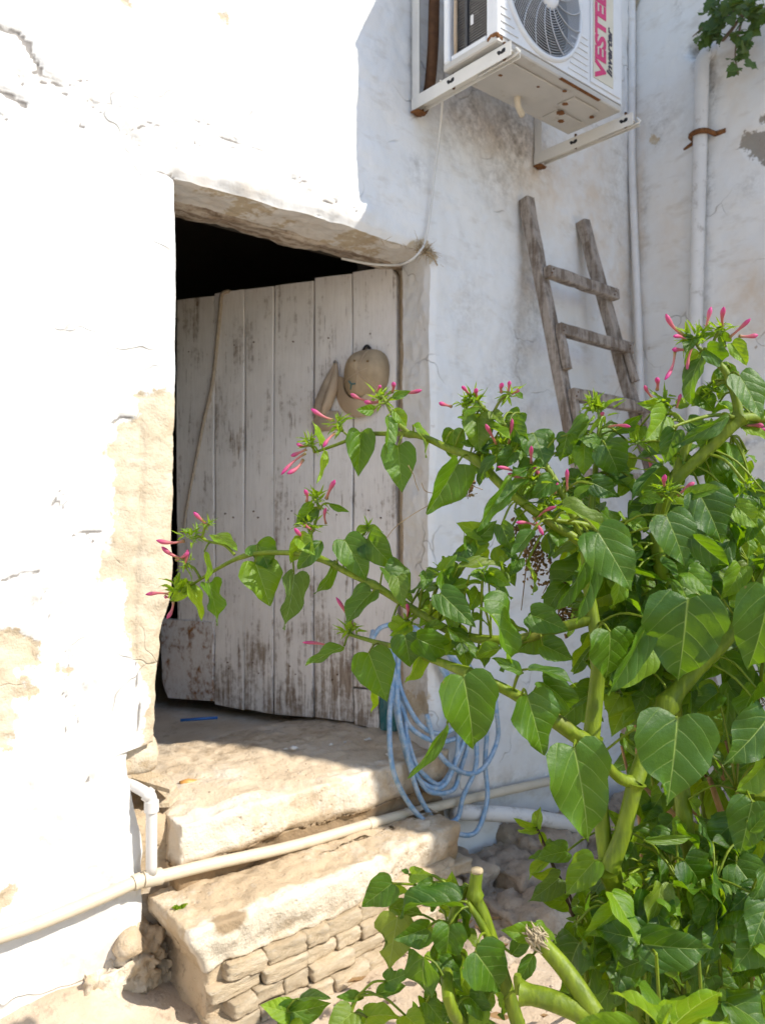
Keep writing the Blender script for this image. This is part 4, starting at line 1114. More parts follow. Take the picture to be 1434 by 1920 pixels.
# fan
fan = bpy.data.objects.new('fan', None); link(fan, ac); fan.location = Vector((cxF, FR + .075, czF)) - off
for k in range(3):
    V = []; F = []; nr_, na = 8, 10
    for i in range(nr_ + 1):
        r = .045 + .125 * i / nr_
        for j in range(na + 1):
            th = 2 * math.pi * k / 3 + 0.5 * (i / nr_) + (j / na - .5) * (1.5 - .25 * i / nr_)
            V.append((r * math.cos(th), .035 * (j / na - .5) * 1.6, r * math.sin(th)))
    for i in range(nr_):
        for j in range(na):
            a = i * (na + 1) + j; F.append((a, a + 1, a + na + 2, a + na + 1))
    mesh_obj('fan_blade', V, F, MAT['ac_dark'], fan)
m = MB(); m.tube([(0, .03, 0), (0, -.03, 0)], [.046, .046], 24); m.build('fan_hub', MAT['ac_dark'], fan, angle=40)
# grille rings and curved spokes
m = MB()
for k in range(19):
    r = .050 + (rF - .052) * k / 18
    n = 56
    dome = -.016 * (1 - (r / rF) ** 2)
    pts = [Vector((cxF + r * math.cos(2*math.pi*i/n), FR - .004 + dome, czF + r * math.sin(2*math.pi*i/n))) for i in range(n)] 
    v = []; f = []
    for i, p in enumerate(pts):
        rad = (p - Vector((cxF, p.y, czF))).normalized()
        for (a, b) in ((0, -.0014), (.0014, 0), (0, .0014), (-.0014, 0)): v.append(p + rad * a + Vector((0, b, 0)))
    for i in range(n):
        j = (i + 1) % n
        for c in range(4): f.append((i*4 + c, i*4 + (c+1) % 4, j*4 + (c+1) % 4, j*4 + c))
    m.add(v, f)
for k in range(16):
    th0 = 2 * math.pi * k / 16; pts = []
    for i in range(9):
        r = .046 + (rF - .046) * i / 8; th = th0 + .55 * (i / 8) ** 1.2
        pts.append(Vector((cxF + r * math.cos(th), FR - .0065 - .016 * (1 - (r / rF) ** 2), czF + r * math.sin(th))))
    m.tube(pts, .0019, 5)
acp(m, 'fan_grille', 'grille_wire', ac, True)
m = MB(); n = 64; v = []; f = []
for i in range(n):
    th = 2*math.pi*i/n
    for (dr_, dy_) in ((-.006, .002), (-.004, -.009), (.006, -.009), (.011, -.0005), (.011, .002)): v.append((cxF + (rF + dr_) * math.cos(th), FR + dy_, czF + (rF + dr_) * math.sin(th)))
for i in range(n):
    j = (i + 1) % n
    for c in range(4): f.append((i*5 + c, i*5 + c + 1, j*5 + c + 1, j*5 + c))
m.add(v, f); acp(m, 'grille_rim', 'ac_white', ac, True)
m = MB(); V = []; 
for (r, y) in ((.0, -.030), (.03, -.029), (.044, -.025), (.048, -.016)): V += [(cxF + r * math.cos(2*math.pi*i/28), FR + y, czF + r * math.sin(2*math.pi*i/28)) for i in range(28)]
m.add(V, [(j*28 + i, j*28 + (i+1) % 28, (j+1)*28 + (i+1) % 28, (j+1)*28 + i) for j in range(3) for i in range(28)]); acp(m, 'grille_cap', 'ac_white', ac, True)
# pressed louvre lines in the lower corners
m = MB()
for k in range(7):
    z = AZ0 + .03 + k * .022
    m.box(2.155 + .008 * (3 - abs(3 - k)), 2.262, FR - .0035, FR - .0005, z, z + .004)
    if k < 4: m.box(AX0 + .012, 1.90 - .018 * k, FR - .0035, FR - .0005, z, z + .004)
acp(m, 'pressed_lines', 'ac_white')['kind'] = 'stuff'
# label panel
m = MB(); m.box(2.275, AX1 - .012, FR - .005, FR - .0008, AZ0 + .026, AZ1 - .01, .002); acp(m, 'side_cover', 'ac_white')
m = MB(); m.box(2.286, 2.405, FR - .0075, FR - .0055, AZ0 + .045, AZ1 - .02, .0005); lab = acp(m, 'label_panel', 'ac_cream')
def text_mesh(body, size, mat, x, z, y, shear=0.0, sx=1.0, name='lettering', bold=0.0):
    cu = bpy.data.curves.new(name, 'FONT'); cu.body = body; cu.size = size; cu.shear = shear; cu.extrude = .0006; cu.offset = bold; cu.resolution_u = 4
    to = bpy.data.objects.new(name, cu); COL.objects.link(to)
    bpy.context.view_layer.update()
    me = bpy.data.meshes.new_from_object(to.evaluated_get(bpy.context.evaluated_depsgraph_get()))
    bpy.data.objects.remove(to, do_unlink=True)
    # read upwards: text x -> world z, text y -> world -x, facing -y
    for v in me.vertices:
        a, b, c = v.co; v.co = (x - b - off.x, y - c - off.y, z + a * sx - off.z)
    me.materials.clear(); me.materials.append(MAT[mat]); o = bpy.data.objects.new(name, me); link(o, lab); return o
text_mesh('VESTEL', .085, 'pink_print', 2.356, AZ0 + .053, FR - .0085, .0, 1.12, bold=.0032)
text_mesh('Inverter', .042, 'dark_print', 2.394, AZ0 + .078, FR - .0085, .25, 1.2, bold=.0012)
# drain spout
m = MB(); m.tube(spline([(2.10, -.245, AZ0 - .012), (2.10, -.245, AZ0 - .03), (2.112, -.24, AZ0 - .045), (2.15, -.225, AZ0 - .055)], 5), .011, 10); acp(m, 'drain_spout', 'pvc_cream', ac, True)
# wall brackets
for k, bx in enumerate((1.842, 2.500)):
    b = thing('wall_bracket', ('left' if k == 0 else 'right') + ' white steel bracket carrying the outdoor unit', 'bracket', (bx, 0, 2.70), 'brackets under the outdoor unit')
    m = MB(); m.box(-.02, .02, -.016, -.0135, -.012, .62, .001); m.box(-.02, -.0175, -.05, -.0162, -.012, .62, .001); m.build('upright', MAT['bracket_white'], b, False)
    m = MB(); m.box(-.02, .02, -.452, -.0165, .0, .0025, .001); m.box(-.023, -.0203, -.455, -.014, -.016, .028, .001); m.box(.0203, .023, -.455, -.03, -.010, .016, .001); m.build('arm', MAT['bracket_white'], b, False)
    m = MB(); m.box(-.018, .018, -.43, -.17, .0165, .0275, .003); m.build('foot_rail', MAT['bracket_white'], b, False)
    for yy in (-.415, -.20):
        V, F = block(-.018, .018, -.018, .018, .0028, .0165, .006, .004, .001, 60, 5); o = mesh_obj('rubber_pad', V + np.array([-.006, yy, 0]), F, MAT['rubber'], b)
        m = MB(); m.tube([(-.006, yy, -.010), (-.006, yy, .045)], .005, 8); m.build('bolt', MAT['rust_brown'], b)
    V, F = block(-.024, .024, -.045, -.012, -.024, -.0165, .008, .003, .002, 50, 8); mesh_obj('rust_stain', V, F, MAT['rust'], b)
    m = MB(); m.tube(spline([(-.0, -.455, .012), (0, -.462, .004), (0, -.455, -.008), (0, -.3, -.010)], 4), .004, 6); m.build('rolled_edge', MAT['bracket_white'], b)
# brown lagged pipe behind the unit
m = MB(); m.tube(spline([(1.90, -.06, 3.4), (1.885, -.06, 3.1), (1.882, -.055, 2.9), (1.885, -.03, 2.76), (1.89, .02, 2.70)], 5), .019, 12); o = m.build('lagged_pipe', MAT['rust_brown'], off=(1.9, -.06, 3.4)); o.location = (1.9, -.06, 3.4)
tag(o, 'dark brown insulated pipe against the wall behind the outdoor unit', 'pipe')
# white cable from the unit down to the lintel corner
pts = [W(826, 150, -.16), W(829, 190, -.10), W(824, 250, -.05), W(815, 320, -.035), W(806, 400, -.03), W(797, 452, -.022), W(789, 468, -.02), W(775, 484, -.005), W(757, 494, .03), W(735, 497, .09), W(690, 494, .15), W(640, 484, .2)]
pts = spline(pts, 6); c0 = pts[0].copy()
m = MB(); m.tube([p - c0 for p in pts], .0042, 8); o = m.build('cable', MAT['cable_white']); o.location = c0
tag(o, 'thin white cable hanging from the outdoor unit to the door lintel', 'cable')
# straw tuft at the lintel corner
m = MB(); sr = random.Random(8); c0 = W(795, 470, -.012)
for k in range(60):
    a = Vector((sr.gauss(0, .018), sr.uniform(-.012, .006), sr.gauss(0, .008)))
    d_ = Vector((sr.gauss(0, .03), sr.uniform(-.02, .0), sr.gauss(0, .022)))
    m.tube([a, a + d_ * .5 + Vector((0, 0, .003)), a + d_], [.0011, .0009, .0004], 4)
for k in range(14):
    x = sr.uniform(-.22, 0); a = Vector((x, -.004, -.005 + x * 0.0)); d_ = Vector((sr.gauss(0, .02), -.008, sr.gauss(0, .012))); m.tube([a, a + d_], [.001, .0004], 4)
m.tube(spline([(0.0, -.008, -.005), (.022, -.012, -.008), (.034, -.012, -.022), (.055, -.01, -.042)], 4), .0025, 5)
o = m.build('straw_tuft', MAT['straw']); o.location = c0; tag(o, 'frayed straw tuft stuck at the right corner of the lintel', 'straw')

# ================================================================== LADDER
lad = thing('wooden_ladder', 'old grey wooden ladder leaning on the shaded wall', 'ladder', (2.7, -.5, 0))
def rail_pt(s, z):          # s 0 left, 1 right
    y = -.035 - .222 * (2.512 - z)
    x = (2.406 + .012 * (2.512 - z)) if s == 0 else (2.777 + .135 * (2.512 - z))
    return Vector((x, y, z))
lo_ = Vector((2.7, -.5, 0))
def beam(mb, a, b, w, t, side, seed=0, n=14, jit=.002):
    d_ = (b - a).normalized(); u = (side - d_ * side.dot(d_)).normalized(); v = d_.cross(u); rr_ = random.Random(seed)
    V = []; F = []
    for k in range(n + 1):
        c = a.lerp(b, k / n) + u * rr_.uniform(-jit, jit)
        ww, tt_ = w * (1 + rr_.uniform(-.05, .05)), t * (1 + rr_.uniform(-.05, .05)); ch = .004
        for (p, q_) in ((-ww+ch, -tt_), (ww-ch, -tt_), (ww, -tt_+ch), (ww, tt_-ch), (ww-ch, tt_), (-ww+ch, tt_), (-ww, tt_-ch), (-ww, -tt_+ch)):
            V.append(c + u * p + v * q_)
    for k in range(n):
        for i in range(8): F.append((k*8 + i, k*8 + (i+1) % 8, (k+1)*8 + (i+1) % 8, (k+1)*8 + i))
    F.append(tuple(range(8))[::-1]); F.append(tuple(n*8 + i for i in range(8)))
    return mb.add(V, F)
XA = Vector((1, 0, 0))
for s in (0, 1):
    m = MB(); beam(m, rail_pt(s, .0) - lo_, rail_pt(s, 2.525) - lo_, .023, .022, XA, s, 26, .004); m.build('rail', MAT['old_wood'], lad, angle=35)
zr = []
for (py, px) in ((510, 1014), (617, 1036), (738, 1056)):
    zz_ = 2.2
    for it in range(30):
        p = rail_pt(0, zz_); r_ = (p - CAM); d_ = r_.dot(VIEW); pyc = 950 - FPX * r_.z / d_; zz_ += (pyc - py) * .001
    zr.append(zz_)
stepz = zr[1] - zr[2]
for k in range(8):
    z = zr[k] if k < 3 else zr[2] - (k - 2) * .3
    if z < .12: break
    fwd = Vector((0, -.042, -.008))
    a, b = rail_pt(0, z) + fwd - lo_, rail_pt(1, z - .012) + fwd - lo_
    dx_ = (b - a).normalized() * .03
    m = MB(); beam(m, a - dx_ * .3, b + dx_, .017, .023, Vector((0, 1, -.1)), 30 + k, 10, .002); m.build('rung', MAT['old_wood'], lad, angle=35)
    if k in (1, 2, 3):
        for s in (0, 1):
            f2 = Vector((.0, -.038, 0))
            m = MB(); beam(m, rail_pt(s, z - .16) + f2 - lo_, rail_pt(s, z - .03) + f2 - lo_, .016, .013, XA, 60 + k + s, 6, .001); m.build('cleat', MAT['old_wood'], lad, angle=35)
m = MB()
for z in zr:
    for s in (0, 1):
        for e in (-.008, .008):
            p = rail_pt(s, z - .012 * s + e) + Vector((e * .8, -.058, -.008)) - lo_; m.tube([p, p + Vector((0, -.004, 0))], .0035, 6)
m.build('nail_heads', MAT['rust_brown'], lad)['kind'] = 'stuff'
m = MB(); p = rail_pt(1, zr[0]) - lo_ + Vector((.06, .01, .015)); m.tube([p, p + Vector((.035, -.02, .004))], [.007, .009], 8); m.build('bolt', MAT['rubber'], lad)

# ================================================================== HOSE
hs = thing('garden_hose', 'pale blue garden hose coiled and hanging at the right jamb of the doorway', 'hose', W(745, 1190, .05))
h0 = Vector(hs.location)
loops = [
    [(742, 1180, .06), (733, 1260, .05), (733, 1350, .0), (740, 1440, -.06), (765, 1510, -.08), (805, 1548, -.09), (850, 1566, -.10), (890, 1555, -.10), (912, 1500, -.09), (914, 1430, -.07), (905, 1350, -.06), (880, 1280, -.05), (830, 1210, -.02), (770, 1175, .03)],
    [(750, 1178, .06), (742, 1250, .05), (745, 1330, .0), (760, 1410, -.05), (790, 1490, -.07), (822, 1540, -.08), (850, 1535, -.08), (872, 1490, -.08), (888, 1430, -.07), (894, 1360, -.06), (880, 1290, -.05), (830, 1220, -.02), (775, 1180, .03)],
    [(748, 1178, .055), (738, 1240, .05), (752, 1340, .0), (765, 1420, -.05), (790, 1470, -.065), (815, 1488, -.07), (845, 1480, -.07), (862, 1440, -.07), (872, 1380, -.06), (860, 1300, -.05), (810, 1215, -.02)],
    [(754, 1178, .055), (744, 1250, .05), (758, 1360, .0), (775, 1430, -.045), (800, 1462, -.06), (825, 1468, -.065), (850, 1448, -.065), (860, 1400, -.06), (850, 1310, -.05), (805, 1220, -.02)],
    [(737, 1182, .06), (728, 1280, .05), (745, 1320, .02), (775, 1360, -.02), (812, 1385, -.05), (850, 1382, -.06), (885, 1350, -.06), (900, 1300, -.05), (870, 1240, -.04)],
    [(752, 1190, .05), (748, 1270, .04), (768, 1330, .0), (800, 1368, -.04), (830, 1380, -.055), (870, 1355, -.06), (885, 1310, -.055), (860, 1250, -.04)],
    [(800, 1340, -.04), (820, 1410, -.06), (850, 1440, -.075), (885, 1450, -.08), (915, 1430, -.08), (932, 1385, -.075), (935, 1330, -.07), (920, 1280, -.06)],
    [(746, 1180, .058), (731, 1230, .052), (737, 1300, .03), (757, 1390, -.02), (778, 1450, -.05), (806, 1478, -.068), (838, 1474, -.07), (856, 1430, -.07), (866, 1370, -.06), (850, 1290, -.05)],
]
hj = random.Random(41)
for lpv in loops:
    lpv = [(a + hj.gauss(0, 3), b + hj.gauss(0, 3), c + hj.gauss(0, .006)) for a, b, c in lpv]
    m = MB(); m.tube([p - h0 for p in spline([W(*q_) for q_ in lpv], 7)], .0088, 9); m.build('coil', MAT['hose_blue'], hs)
m = MB(); m.tube([p - h0 for p in spline([W(700, 1182, .10), W(697, 1200, .09), W(712, 1178, .08), W(742, 1170, .06), W(770, 1172, .05)], 5)], .0085, 9); m.build('hose_end', MAT['hose_blue'], hs)
m = MB(); m.tube([Vector((1.925, .05, W(748, 1186, .05).z)) - h0, W(742, 1186, .05) - h0 + Vector((-.02, 0, .012))], .005, 7); m.build('hook', MAT['rust_brown'], hs)

# ================================================================== PLANTS
# ---- leaf meshes
def leaf_mesh(name, seed, fold, bend, wave, mat, narrow=1.0, kind='heart', bite=None):
    r_ = random.Random(seed)
    if kind == 'heart':
        key = [(0.0, 0.0), (0.07, -0.055), (0.17, -0.095), (0.29, -0.075), (0.385, 0.03), (0.425, 0.17), (0.41, 0.32), (0.345, 0.49), (0.25, 0.65), (0.145, 0.80), (0.055, 0.92), (0.0, 1.0)]
    elif kind == 'oval':
        key = [(0.0, 0.0), (0.06, 0.01), (0.14, 0.04), (0.23, 0.11), (0.30, 0.22), (0.33, 0.35), (0.31, 0.50), (0.25, 0.66), (0.16, 0.80), (0.07, 0.92), (0.0, 1.0)]
    elif kind == 'bract':
        key = [(0.0, 0.0), (0.08, 0.02), (0.15, 0.10), (0.17, 0.25), (0.15, 0.45), (0.11, 0.65), (0.05, 0.85), (0.0, 1.0)]
    else:   # lobed vine leaf
        key = [(0.0, 0.0), (0.12, -0.12), (0.30, -0.10), (0.33, 0.06), (0.50, 0.12), (0.47, 0.30), (0.36, 0.38), (0.40, 0.60), (0.24, 0.62), (0.16, 0.80), (0.08, 0.88), (0.0, 1.0)]
    n = 15 if kind != 'bract' else 6; c = 5 if kind != 'bract' else 2
    kk = np.array(key); L_ = np.concatenate([[0], np.cumsum(np.hypot(*np.diff(kk, axis=0).T))]); L_ /= L_[-1]
    ts = np.linspace(0, 1, n + 1)
    ex = np.interp(ts, L_, kk[:, 0]); ey = np.interp(ts, L_, kk[:, 1])
    if kind == 'heart':     # soften the polyline
        ex[1:-1] = .25*ex[:-2] + .5*ex[1:-1] + .25*ex[2:]; ey[1:-1] = .25*ey[:-2] + .5*ey[1:-1] + .25*ey[2:]
    my = np.clip(ts ** 0.9 * 1.0, 0, 1)
    V = []; UV = []; F = []
    for side_ in (-1, 1):
        base = len(V); ph = r_.uniform(0, 6.28); wv = wave * r_.uniform(.6, 1.3); asym = 1 + r_.uniform(-.07, .07)
        for i in range(n + 1):
            for j in range(c + 1):
                t = j / c
                jit_e = (1 + 0.03 * math.sin(i * 2.1 + ph) * (t > .9)) * asym
                x = ex[i] * t * jit_e; y = my[i] * (1 - t) + ey[i] * t
                if bite and side_ == bite[0] and t > .55:
                    bd = math.hypot(x - bite[1], y - bite[2])
                    if bd < bite[3]: x *= max(.3, bd / bite[3])
                UV.append((0.5 + side_ * x, y))
                z = fold * x * (1.0 + .5 * (1 - y)) - 0.7 * fold * x * x * 2.0
                z += wv * (t ** 2) * math.sin(y * 11 + ph) * 0.05
                # puffing between the veins
                qv = y - .62 * x - 1.5 * x * x; f_ = abs(((qv * 4.3 + (.45 if side_ > 0 else 0)) % 1) - .5)
                z += 0.007 * (f_ - .25) * (1 if kind in ('heart', 'oval') else 0)
                # bend along the length
                a_ = bend * y; zz_ = z; 
                if abs(bend) > 1e-3: yy = math.sin(a_) / bend; zb = -(1 - math.cos(a_)) / bend
                else: yy, zb = y, 0
                V.append((side_ * x * narrow, yy + zz_ * math.sin(a_), zb + zz_ * math.cos(a_)))
        for i in range(n):
            for j in range(c):
                a = base + i * (c + 1) + j; q_ = (a, a + 1, a + c + 2, a + c + 1)
                F.append(q_ if side_ > 0 else q_[::-1])
    # weld midrib
    key_ = {}; remap = []; V2 = []; UV2 = []
    for k, v in enumerate(V):
        kx = (round(v[0], 5), round(v[1], 5), round(v[2], 5))
        if kx not in key_: key_[kx] = len(V2); V2.append(v); UV2.append(UV[k])
        remap.append(key_[kx])
    F2 = []
    for q_ in F:
        g = [remap[i] for i in q_]; h = [g[i] for i in range(4) if g[i] != g[i - 1]]
        if len(set(h)) >= 3: F2.append(h)
    me = bpy.data.meshes.new(name); me.from_pydata(V2, [], F2); me.polygons.foreach_set('use_smooth', [True] * len(me.polygons))
    uvl = me.uv_layers.new(name='UVMap')
    for lo in me.loops: uvl.data[lo.index].uv = UV2[lo.vertex_index]
    me.materials.append(MAT[mat]); me.update(); return me
HEART = [leaf_mesh('leaf', 10 + k, f, b, w, 'leaf_green', nw, 'heart', bt) for k, (f, b, w, nw, bt) in enumerate([(.35, .5, 1.2, 1, None), (.20, .9, 1.8, .92, None), (.55, .3, 1.0, 1, None), (.15, .35, 2.4, .95, (1, .40, .40, .14)), (.42, 1.2, 1.6, 1.05, None), (.10, .6, 1.4, .88, None), (.62, .8, 2.2, 1, None), (.28, -.3, 1.8, .9, (-1, .36, .5, .12)), (.7, 1.5, 1.5, .9, None), (.3, .9, 2.8, 1.0, None)])]
FLATH = [leaf_mesh('leaf', 30 + k, f, b, w, 'leaf_green') for k, (f, b, w) in enumerate([(.20, .35, 1.0), (.28, .55, 1.3), (.12, .4, 1.5), (.32, .2, 1.1)])]
OVAL = [leaf_mesh('leaf', 50 + k, f, b, w, 'leaf_green', 1.0, 'oval') for k, (f, b, w) in enumerate([(.35, .7, .8), (.2, 1.1, 1.0), (.5, .4, .9), (.3, .2, 1.0)])]
YOUNG = [leaf_mesh('leaf', 70 + k, f, b, w, 'leaf_young', 1.0, kd) for k, (f, b, w, kd) in enumerate([(.45, .6, 1.0, 'heart'), (.3, 1.0, 1.2, 'heart'), (.55, .5, 1.0, 'oval'), (.4, .9, 1.1, 'oval'), (.2, .3, 1.0, 'heart')])]
SPOT = [leaf_mesh('leaf', 90 + k, .25, .4, 1.5, 'leaf_spotted') for k in range(2)]
YELL = [leaf_mesh('leaf', 95, .12, .3, 1.0, 'leaf_yellowing', 1.0, 'heart', (-1, .38, .38, .26)), leaf_mesh('leaf', 96, .12, .4, 1.0, 'leaf_yellowing', 1.0, 'heart', (1, .36, .5, .2))]
EATEN = [leaf_mesh('leaf', 97, .10, .2, .7, 'leaf_green', 1.0, 'heart', (1, .15, .86, .22))]
VINE = [leaf_mesh('leaf', 100 + k, .25, .5, 1.0, 'leaf_vine', 1.0, 'lobed') for k in range(3)]
BRACT = [leaf_mesh('bract', 110 + k, .6, b, .6, 'leaf_young', 1.0, 'bract') for k, b in enumerate((.3, -.3, .7))]
SETS = dict(h=HEART, f=FLATH, o=OVAL, y=YOUNG, s=SPOT, Y=YELL, e=EATEN, v=VINE)
lr = random.Random(99)

class Plant:
    def __init__(s, name, label, cat, base, group=None):
        s.o = thing(name, label, cat, base, group); s.base = Vector(base); s.pts = []; s.pet = MB(); s.nleaf = 0
    def stem(s, pts, radii, node_every=None, mat='stem_green', n=9, name='stem', sub=5, nodes=(), track=True):
        pp = spline(pts, sub); rr = lerp_list(radii, len(pp))
        for k in nodes:                    # swollen joints at control points
            i = k * sub
            for dlt, g in ((-1, 1.12), (0, 1.38), (1, 1.12)):
                if 0 <= i + dlt < len(rr): rr[i + dlt] *= g
        m = MB(); m.tube([p - s.base for p in pp], rr, n)
        o = m.build(name, MAT[mat], s.o); sharp(o, 60)
        if track: s.pts += pp
        return o
    def leaf_matrix(s, base, tip, width, normal, roll=0.0):
        b = (tip - base); L_ = b.length; b.normalize()
        n = (normal - b * normal.dot(b))
        if n.length < 1e-3: n = b.orthogonal()
        n.normalize(); n = Quaternion(b, roll) @ n
        x = b.cross(n)
        sx = width / 0.84
        Mx = Matrix.Identity(4)
        loc = base - s.base
        for i in range(3):
            Mx[i][0] = x[i] * sx; Mx[i][1] = b[i] * L_; Mx[i][2] = n[i] * (L_ + sx) / 2; Mx[i][3] = loc[i]
        return Mx
    def leaf_obj(s, me, base, tip, width, normal, roll=0.0):
        o = bpy.data.objects.new('leaf', me); COL.objects.link(o); o.parent = s.o
        o.matrix_local = s.leaf_matrix(base, tip, width, normal, roll)
        s.nleaf += 1
        return o
    def petiole(s, base, maxd=.14, r=.0016):
        if not s.pts: return
        q_ = min(s.pts, key=lambda p: (p - base).length_squared)
        d_ = (q_ - base).length
        if d_ > maxd or d_ < .003: return
        mid_ = (q_ + base) / 2 + Vector((0, 0, min(.012, d_ * .2)))
        s.pet.tube([p - s.base for p in spline([q_, mid_, base], 3)], [r * 1.3, r, r, r, r, r, r * .9][:7], 6)
    def finish(s):
        if s.pet.v: s.pet.build('leaf_stalks', MAT['stem_green'], s.o)['kind'] = 'stuff'

def hero(pl, bx, by, tx, ty, w, d, kind='h', tilt=None, stalk=True, up=.25):
    base = P(bx, by, d); dt = tilt if tilt is not None else lr.uniform(-.035, .012)
    tip = P(tx, ty, d + dt)
    L_ = math.hypot(tx - bx, ty - by) * d / FPX
    wid = w * d / FPX
    nat = (.84 if kind not in 'o' else .66) * (tip - base).length
    ratio = min(1.0, wid / max(nat, 1e-5))
    width = max(wid, nat * min(1, ratio * 1.35)) if ratio < .74 else wid
    roll = math.acos(min(1, wid / width)) * lr.choice((-1, 1)) * .9 if width > wid * 1.001 else lr.uniform(-.25, .25)
    n = -(P(bx, by, 1) - CAM).normalized() + UP * up + SUN * .30 + Vector((lr.gauss(0, .12), lr.gauss(0, .12), lr.gauss(0, .12)))
    me = lr.choice(SETS[kind])
    pl.leaf_obj(me, base, tip, width, n, roll)
    if stalk: pl.petiole(base)

def flower_tube(pl, a, b, r=.0028, open_=False, bud=False):
    V = []; F = []; n, k = 9, 12; al = []
    d_ = b - a; side_ = d_.cross(VIEW).normalized() * lr.uniform(-.10, .10) * d_.length
    pts = [a.lerp(b, i / k) + side_ * math.sin(math.pi * i / k) for i in range(k + 1)]
    prof = [1.0, .85, .72, .66, .66, .72, .82, .98, 1.15, 1.25, 1.2, .85, .25] if not open_ else [1.2, 1.0, .8, .7, .65, .65, .68, .72, .8, 1.0, 1.5, 1.9, 1.2]
    m = MB(); m.tube([p - pl.base for p in pts], [r * q_ for q_ in prof], n)
    al = np.repeat(np.linspace(0, 1, k + 1), n)
    o = mesh_obj('flower_bud', m.v, m.f, MAT['petal_pink'], pl.o, attrs=dict(along=al)); return o
def cluster(pl, cx, cy, d, tubes, size=34, nb=16, connect=True):
    c = P(cx, cy, d); s_ = size * d / FPX * 1.05; nb = int(nb * 1.8); bv, bf, bu = [], [], []
    for k in range(nb):
        a = Vector((lr.gauss(0, 1), lr.gauss(0, 1), lr.gauss(0, .8) + .35)).normalized()
        base = c + a * s_ * lr.uniform(.02, .30) + Vector((lr.gauss(0, .15), lr.gauss(0, .15), lr.gauss(0, .15))) * s_
        tip = base + a * s_ * lr.uniform(.55, 1.05)
        me = lr.choice(BRACT); Mx = pl.leaf_matrix(base, tip, s_ * lr.uniform(.32, .62), UP + SUN * .5 + Vector((lr.gauss(0, .6), lr.gauss(0, .6), 0)), 0)
        n0 = len(bv); bv += [Mx @ v.co for v in me.vertices]
        uvd = me.uv_layers[0].data
        for p in me.polygons:
            bf.append(tuple(n0 + i for i in p.vertices)); bu += [tuple(uvd[li].uv) for li in p.loop_indices]
    o = mesh_obj('bract_cluster', [tuple(v) for v in bv], bf, MAT['leaf_young'], pl.o); o['kind'] = 'stuff'
    ul = o.data.uv_layers.new(name='UVMap')
    for k, uv_ in enumerate(bu): ul.data[k].uv = uv_
    m = MB()
    for k in range(6):
        a = Vector((lr.gauss(0, 1), lr.gauss(0, 1), lr.gauss(0, 1))).normalized() * s_ * .22
        m.tube([c - pl.base, c + a - pl.base], [s_ * .10, s_ * .07], 6)
    m.build('cluster_heart', MAT['leaf_core'], pl.o)
    for t_ in tubes:
        if len(t_) == 2: sx_, sy_ = cx + (t_[0] - cx) * .2, cy + (t_[1] - cy) * .2; tx_, ty_ = t_
        else: sx_, sy_, tx_, ty_ = t_
        flower_tube(pl, P(sx_, sy_, d), P(tx_, ty_, d - lr.uniform(0, .03)), .0025 * lr.uniform(.8, 1.15) * (d / 1.1))
    if connect: pl.petiole(c, .12, .0022)
simple('leaf_core', (0.17, 0.26, 0.05), 0.6, 0.3)

def dep(px, py):
    """how far the big plant stands from the camera at this place in it"""
    d = np.interp(px, [280, 500, 700, 900, 1050, 1434], [1.30, 1.24, 1.18, 1.08, 1.03, 1.02])
    return float(d)

# ---- plant A: arching branches in front of the door
A = Plant('four_o_clock_plant', 'tall leafy plant whose flowering branches arch across the door', 'plant', G(1180, 1990, 0.0))
dm = 1.0
def PD(px, py, e=0.0): return P(px, py, dep(px, py) + e)
A.stem([A.base + Vector((0, 0, 0)), P(1195, 2000, 1.10), P(1176, 1760, 1.06), P(1141, 1630, 1.03)], [.013, .012, .011, .012], nodes=(3,), n=12)
A.stem([P(1141, 1630, 1.03), P(1165, 1570, 1.03), P(1183, 1500, 1.03), P(1190, 1468, 1.03)], [.0125, .011, .0105, .011], nodes=(3,), n=12)
A.stem([P(1139, 1625, 1.04), P(1128, 1540, 1.05), P(1120, 1450, 1.05), P(1108, 1388, 1.05)], [.011, .0105, .0105, .012], nodes=(3,), n=12)
A.stem([P(1190, 1468, 1.03), P(1160, 1458, 1.02), P(1120, 1420, 1.0), P(1080, 1400, .99)], [.009, .0075, .006, .004])
A.stem([P(1190, 1468, 1.03), P(1215, 1400, 1.05), P(1252, 1320, 1.06), P(1300, 1262, 1.06), P(1359, 1201, 1.06), P(1420, 1110, 1.08), P(1460, 1040, 1.10)], [.011, .0105, .0125, .0105, .010, .009, .008], nodes=(2,), n=12)
# upright pale stem
A.stem([P(1108, 1388, 1.05), P(1117, 1300, 1.06), P(1122, 1230, 1.06), P(1112, 1160, 1.07), P(1102, 1090, 1.08), P(1094, 1020, 1.10), P(1075, 970, 1.10)], [.0115, .0105, .0095, .0085, .0075, .006, .005], nodes=(2, 4), n=12)
# B3: low branch to the left
A.stem([P(1108, 1392, 1.05), P(1088, 1385, 1.04), P(1035, 1348, 1.03), P(960, 1300, 1.04), P(876, 1262, 1.06), P(770, 1222, 1.12), P(700, 1203, 1.16), P(655, 1190, 1.18)], [.0115, .011, .0105, .0075, .0065, .005, .0035, .0025], nodes=(4, 5))
